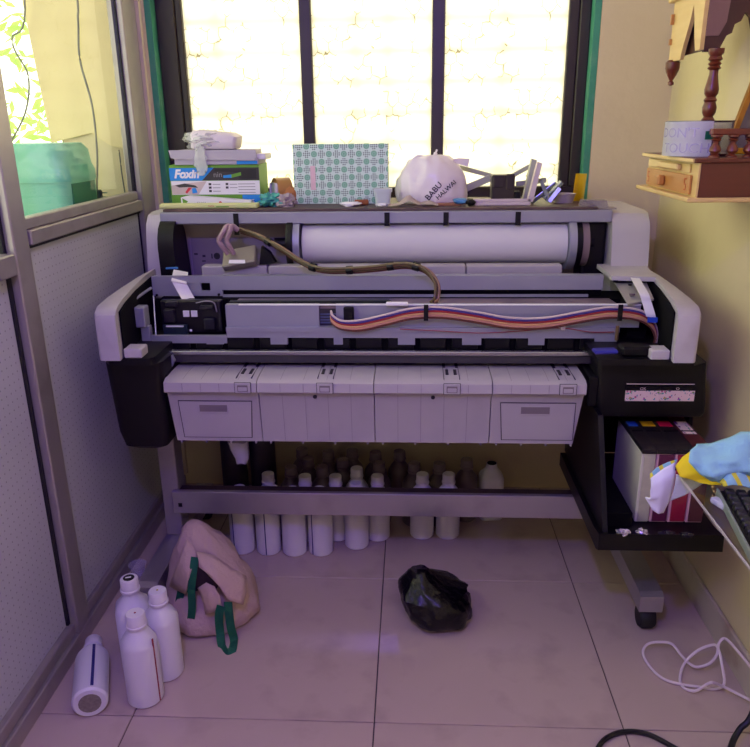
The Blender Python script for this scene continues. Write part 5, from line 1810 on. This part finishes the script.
# camera sees the arc; u grows to the picture's right when the angle grows
def paper_pt(s, v, r):
    a_ = math.radians(212) + s / PR
    return pot_c + V((r * math.cos(a_), r * math.sin(a_), v))


hp = pot_h - .002
b_ = B()
b_.grid(lambda u, v: paper_pt(-.060 + u * .135, .001 + v * hp, r_p), 26, 2)
bmesh.ops.solidify(b_.bm, geom=list(b_.bm.faces), thickness=.0006)
pn = thing('paper_notice', 'white paper notice with outlined capital letters wrapped round the pot', 'notice', pot_c + V((-.05, -.05, 0)))
b_.obj('sheet', M_paper, pn, SM)
M_penc = mat('grey_pencil', (182, 174, 196), .7)


def wt_(s0, v0):
    return lambda cv_: paper_pt(s0 + cv_.x, v0 + cv_.y, r_p + .0012)


B().text("DON'T", None, .030, warp=wt_(-.046, hp * .56)).obj('lettering', M_penc, pn)
B().text('TOUCH', None, .030, warp=wt_(-.034, hp * .12)).obj('lettering', M_penc, pn)
tpz_ = paper_pt(.072, hp * .62, r_p + .002)
tt = B()
tt.grid(lambda u, v: paper_pt(.060 + u * .032, hp * .50 + v * .018, r_p + .0022), 6, 1)
bmesh.ops.solidify(tt.bm, geom=list(tt.bm.faces), thickness=.0006)
tt.obj('green_tape', mat('green_tape', (0, 110, 80), .35), pn)

# framed picture leaning inside the shrine
pf = thing('picture_frame', 'gold edged framed picture leaning inside the shrine', 'picture frame', (XW - .03, 1.80, zp))
g0, g1 = P(727, 126, Y=1.86), P(752, 62, Y=1.86)
M_goldf = mat('antique_gold', (170, 116, 40), .35, metal=.5, var=.3, scale=40)
d_ = (g1 - g0).normalized()
nrm = V((d_.z, 0, -d_.x))
L_ = (g1 - g0).length
W_f = .2
q0 = V((g0.x, 1.86, zp + .002))
pts4 = [q0, q0 + d_ * .19]
fpts = [(q0.x, q0.z), (q0.x + d_.x * .2, q0.z + d_.z * .2), (q0.x + d_.x * .2 + .012, q0.z + d_.z * .2), (q0.x + .012, q0.z)]
B().prism(fpts, 1.855, 1.87, 'Y').obj('frame_side', M_goldf, pf)
B().prism([(q0.x + .012, q0.z), (XW - .002, q0.z), (XW - .002, q0.z + .19), (q0.x + d_.x * .19 + .012, q0.z + .19 * d_.z)], 1.86, 1.866, 'Y').obj('picture', mat('picture_dark_glass', (110, 100, 90), .12, var=.6, scale=16), pf)
B().box((q0.x + .012, 1.854, q0.z), (XW - .002, 1.8599, q0.z + .014), .002).obj('frame_bottom', mat('bright_gold', (220, 160, 30), .35, metal=.4), pf)

# ------------------------------------------------------------------ glass side table with keyboard and clothes
TZ = .72
M_tglass, N, b = new_mat('table_glass')
tp2 = N.n('ShaderNodeBsdfTransparent')
tp2.inputs[0].default_value = (.90, .94, .92, 1)
gl2 = N.n('ShaderNodeBsdfGlossy')
gl2.inputs['Roughness'].default_value = .03
fr2 = N.n('ShaderNodeFresnel')
fr2.inputs[0].default_value = 1.4
ms2 = N.n('ShaderNodeMixShader')
N.put(ms2.inputs[0], N.m('MULTIPLY', fr2.outputs[0], N.m('SUBTRACT', 1.0, N.n('ShaderNodeNewGeometry').outputs['Backfacing'])))
N.put(ms2.inputs[1], tp2.outputs[0])
N.put(ms2.inputs[2], gl2.outputs[0])
N.put(M_tglass.node_tree.nodes['Material Output'].inputs[0], ms2.outputs[0])
M_gedge = mat('frosted_glass_edge', (186, 178, 170), .3)
ta = P(683, 480, Z=TZ)
TX, TY1, TY0 = ta.x, ta.y + .01, .62
gt = thing('glass_table', 'clear glass side table against the right wall', 'table', ((TX + XW) / 2, 1.0, 0))
B().box((TX + .0015, TY0 + .003, TZ - .005), (XW - .003, TY1 - .003, TZ)).obj('table_top', M_tglass, gt)
for lo, hi in (((TX, TY0, TZ - .005), (TX + .0015, TY1, TZ)), ((TX + .0015, TY1 - .003, TZ - .005), (XW - .003, TY1, TZ)), ((TX + .0015, TY0, TZ - .005), (XW - .003, TY0 + .003, TZ))):
    B().box(lo, hi).obj('glass_edge', M_gedge, gt)
for xx, yy in ((XW - .03, TY1 - .05), (XW - .03, TY0 + .05), (TX + .12, TY0 + .05)):
    B().cyl((xx, yy, 0), (xx, yy, TZ - .0052), .012, seg=14).obj('table_leg', M_steel2, gt, SM)
# keyboard
ka, kb = P(719, 487, Z=TZ + .02), P(750, 545, Z=TZ + .02)
kd = (kb - ka)
kang = math.atan2(kd.y, kd.x)
kbd = thing('keyboard', 'black keyboard with pale rim on the glass table', 'keyboard', (ka.x, ka.y, TZ), rot=(0, 0, kang))
# local x runs along the keyboard's long edge towards the camera, y towards the wall
M_krim = mat('grey_green_rim', (120, 130, 116), .35)
B().box((0, 0, .0005), (.40, .155, .014), .003).obj('case', M_black, kbd, local=True)
B().box((0, -.004, .002), (.40, 0.0, .018), .001).obj('rim', M_krim, kbd, local=True)
M_key = mat('black_key', (22, 21, 23), .4)
kp = [rrect(0, 0, .0175, .0175, .002, 0, 2), rrect(0, 0, .0165, .0165, .002, .006, 2), rrect(0, 0, .013, .013, .002, .0085, 2)]
kme = B().loft(kp).mesh('key', M_key)
for i in range(20):
    for j in range(7):
        add_mesh('key', kme, kbd, (.014 + i * .0195, .016 + j * .0198, .0135))

# clothes draped over the far corner
M_lblue = mat('light_blue_cloth', (140, 190, 205), .85, var=.06, scale=12, bump=.2, bscale=120)
m, N, b = new_mat('blue_yellow_stripe_cloth')
co = N.coord()
x, y, z = N.sep(co)
s_ = N.m('FRACT', N.m('MULTIPLY', N.m('ADD', x, N.m('MULTIPLY', z, .4)), 38.0))
st_ = N.m('LESS_THAN', s_, .34)
N.put(b.inputs['Base Color'], N.mix(st_, lin((140, 190, 205)), lin((215, 205, 60))))
b.inputs['Roughness'].default_value = .85
M_stripe = m
M_yellow = mat('yellow_cloth', (228, 200, 20), .8, var=.06, scale=12)
M_wcl = mat('white_cloth', (222, 218, 232), .85, var=.03)
cl = thing('folded_garment', 'light blue and yellow striped garment with white lining hung over the glass table', 'garment', (TX + .1, TY1 - .1, TZ))


def cloth_px(rows, m_, name, nz=.004, th=.003, seed=0.0, cuts=3):
    """cloth surface from rows of (px, py, Y)"""
    b2 = B()
    g_ = [[b2.bm.verts.new(V(t_[1:]) if t_[0] == 'w' else P(t_[0], t_[1], Y=t_[2])) for t_ in r] for r in rows]
    for i in range(len(g_) - 1):
        for j in range(len(g_[0]) - 1):
            b2.bm.faces.new((g_[i][j], g_[i][j + 1], g_[i + 1][j + 1], g_[i + 1][j]))
    bmesh.ops.subdivide_edges(b2.bm, edges=list(b2.bm.edges), cuts=cuts, use_grid_fill=True, smooth=.9)
    for v in b2.bm.verts:
        v.co += V((0, -1, .5)).normalized() * (noise.noise(v.co * 32 + V((seed, 0, 0))) + 1.2 * (.5 - abs(noise.noise(V((v.co.x * 22 + v.co.z * 16, v.co.y * 30, 5 + seed)))) * 2)) * nz
    bmesh.ops.solidify(b2.bm, geom=list(b2.bm.faces), thickness=th)
    return b2.obj(name, m_, cl, 3.14)


Y1 = 1.30
# blue bulk
cloth_px([[('w', .575, 1.318, .724), ('w', .61, 1.318, .723), ('w', .64, 1.318, .723), ('w', .665, 1.318, .723), ('w', .69, 1.318, .723)],
          [(696, 446, 1.312), (712, 445, 1.314), (728, 440, 1.315), (742, 434, 1.315), (758, 434, 1.315)],
          [(689, 452, 1.292), (708, 452, 1.29), (727, 449, 1.29), (744, 443, 1.29), (760, 444, 1.29)],
          [(688, 462, 1.27), (704, 466, 1.26), (722, 464, 1.26), (742, 458, 1.27), (760, 459, 1.27)],
          [(700, 473, 1.26), (712, 476, 1.245), (724, 473, 1.245), (742, 470, 1.25), (760, 472, 1.25)],
          [(712, 480, 1.27), (718, 480, 1.25), (726, 475, 1.25), (744, 473, 1.26), (760, 477, 1.26)]], M_lblue, 'blue_cloth', .007, cuts=5)
cloth_px([[(717, 482, 1.255), (727, 474, 1.25), (738, 473, 1.25), (752, 478, 1.25)], [(722, 484, 1.24), (730, 480, 1.235), (740, 481, 1.235), (752, 486, 1.235)], [(724, 487, 1.235), (732, 485, 1.23), (742, 486, 1.23), (752, 489, 1.23)]], M_stripe, 'striped_cloth', .003)
# yellow band
cloth_px([[(693, 449, 1.335), (682, 457, 1.33), (675, 466, 1.325)], [(690, 455, 1.318), (684, 463, 1.312), (677, 471, 1.308)], [(700, 470, 1.275), (692, 474, 1.285), (680, 477, 1.300)],
          [(718, 481, 1.262), (706, 481, 1.275), (692, 480, 1.290)], [(721, 485, 1.255), (712, 485, 1.265), (700, 483, 1.280)]], M_yellow, 'yellow_cloth', .003)
cloth_px([[(690, 459, 1.338), (683, 461, 1.338), (676, 466, 1.336)], [(688, 461, 1.336), (682, 464, 1.336), (675, 471, 1.334)]], M_black, 'dark_piping', .0, .002)
cloth_px([[(678, 459, 1.355), (668, 462, 1.355), (656, 468, 1.352)], [(676, 464, 1.35), (664, 468, 1.35), (650, 474, 1.348)], [(674, 470, 1.345), (662, 474, 1.345), (650, 480, 1.343)]], M_stripe, 'striped_cloth', .003)
# white part hanging over the corner
cloth_px([[(676, 462, 1.345), (664, 468, 1.342), (650, 478, 1.34)], [(675, 474, 1.335), (662, 480, 1.33), (651, 488, 1.33)], [(673, 490, 1.335), (661, 496, 1.325), (650, 500, 1.33)],
          [(670, 500, 1.335), (660, 508, 1.33), (645, 498, 1.34)], [(664, 513, 1.335), (658, 514, 1.33), (652, 510, 1.335)]], M_wcl, 'white_lining', .004)
m_sh = mat('sheer_white_cloth', (206, 210, 214), .7, alpha=.80)
cloth_px([[(676, 474, 1.333), (690, 479, 1.326), (704, 483, 1.318)], [(674, 488, 1.333), (684, 490, 1.33), (694, 489, 1.325)], [(670, 501, 1.333), (677, 498, 1.331), (684, 495, 1.33)]], m_sh, 'sheer_lining', .002, .0015)
# bead chain and a clear clip at the keyboard corner
q = P(714, 489, Y=1.27)
for k, (px, py) in enumerate(((713, 487), (714.5, 491), (713, 495.5))):
    q = P(px, py, Y=1.262)
    B().lathe([(.0005, -.004), (.003, -.0025), (.004, 0), (.003, .0025), (.0005, .004)], q, 10).obj('bead', mat('brass', (150, 125, 80), .35, metal=.6), cl, SM)
q = P(722, 504, Z=TZ + .005)
tag(B().obox((q.x - .004, q.y, TZ + .0065), (.016, .036, .012), rz(.35), .004, 2).obj('plastic_clip', mat('milky_plastic', (200, 198, 215), .3, alpha=.7)), 'small milky plastic clip beside the keyboard', 'clip')

# ------------------------------------------------------------------ cables on the floor
M_wcab = mat('white_cable', (226, 208, 214), .45, var=.03)
px_path = [(760, 702, .03), (738, 694, .02), (722, 686, .03), (712, 682.5, .05), (704, 686, .03), (695, 691, .012), (684, 688, .006), (680, 679, .006), (684, 664, .02), (697, 651, .05), (712, 645, .07), (718, 648, .08), (722, 665, .06), (724, 684, .02),
           (714, 689, .006), (700, 687, .006), (680, 684, .006), (662, 678, .006), (648, 664, .006), (643, 652, .012), (648, 644, .02), (660, 642, .03), (672, 644, .03), (681, 655, .02), (690, 664, .02), (698, 667, .02), (710, 663, .04), (717, 654, .07),
           (719, 643, .09), (726, 639, .10), (740, 654, .10), (756, 668, .10)]
pts = [P(a, b_, Z=c_) for a, b_, c_ in px_path]
pts = [V((min(p_.x, XR - .022), p_.y, p_.z)) for p_ in pts]
tag(B().tube(spline(pts, 6), .0036, 8).obj('white_cable', M_wcab, None, SM), 'tangled white cable looped on the tiles by the right wall', 'cable')
M_kcab = mat('black_cable', (16, 15, 18), .45)
pts = [P(a, b_, Z=.007) for a, b_ in ((520, 980), (570, 830), (588, 772), (596, 752), (604, 740), (618, 733), (634, 731.5), (650, 735), (666, 743), (690, 757), (708, 768))]
tag(B().tube(spline(pts, 6), .006, 8).obj('black_cable', M_kcab, None, SM), 'thick black cable arching over the floor joint', 'cable')
pts = [P(800, 900, Z=.008), P(745, 800, Z=.012), P(730, 764, Z=.02), P(732, 744, Z=.03), P(740, 729, Z=.05), P(752, 714, Z=.08), V((XR - .02, 1.45, .22)), V((XR - .02, 1.40, .715))]
tag(B().tube(spline(pts, 6), .007, 8).obj('black_cable', M_kcab, None, SM), 'thick black cable rising at the foot of the right wall', 'cable')
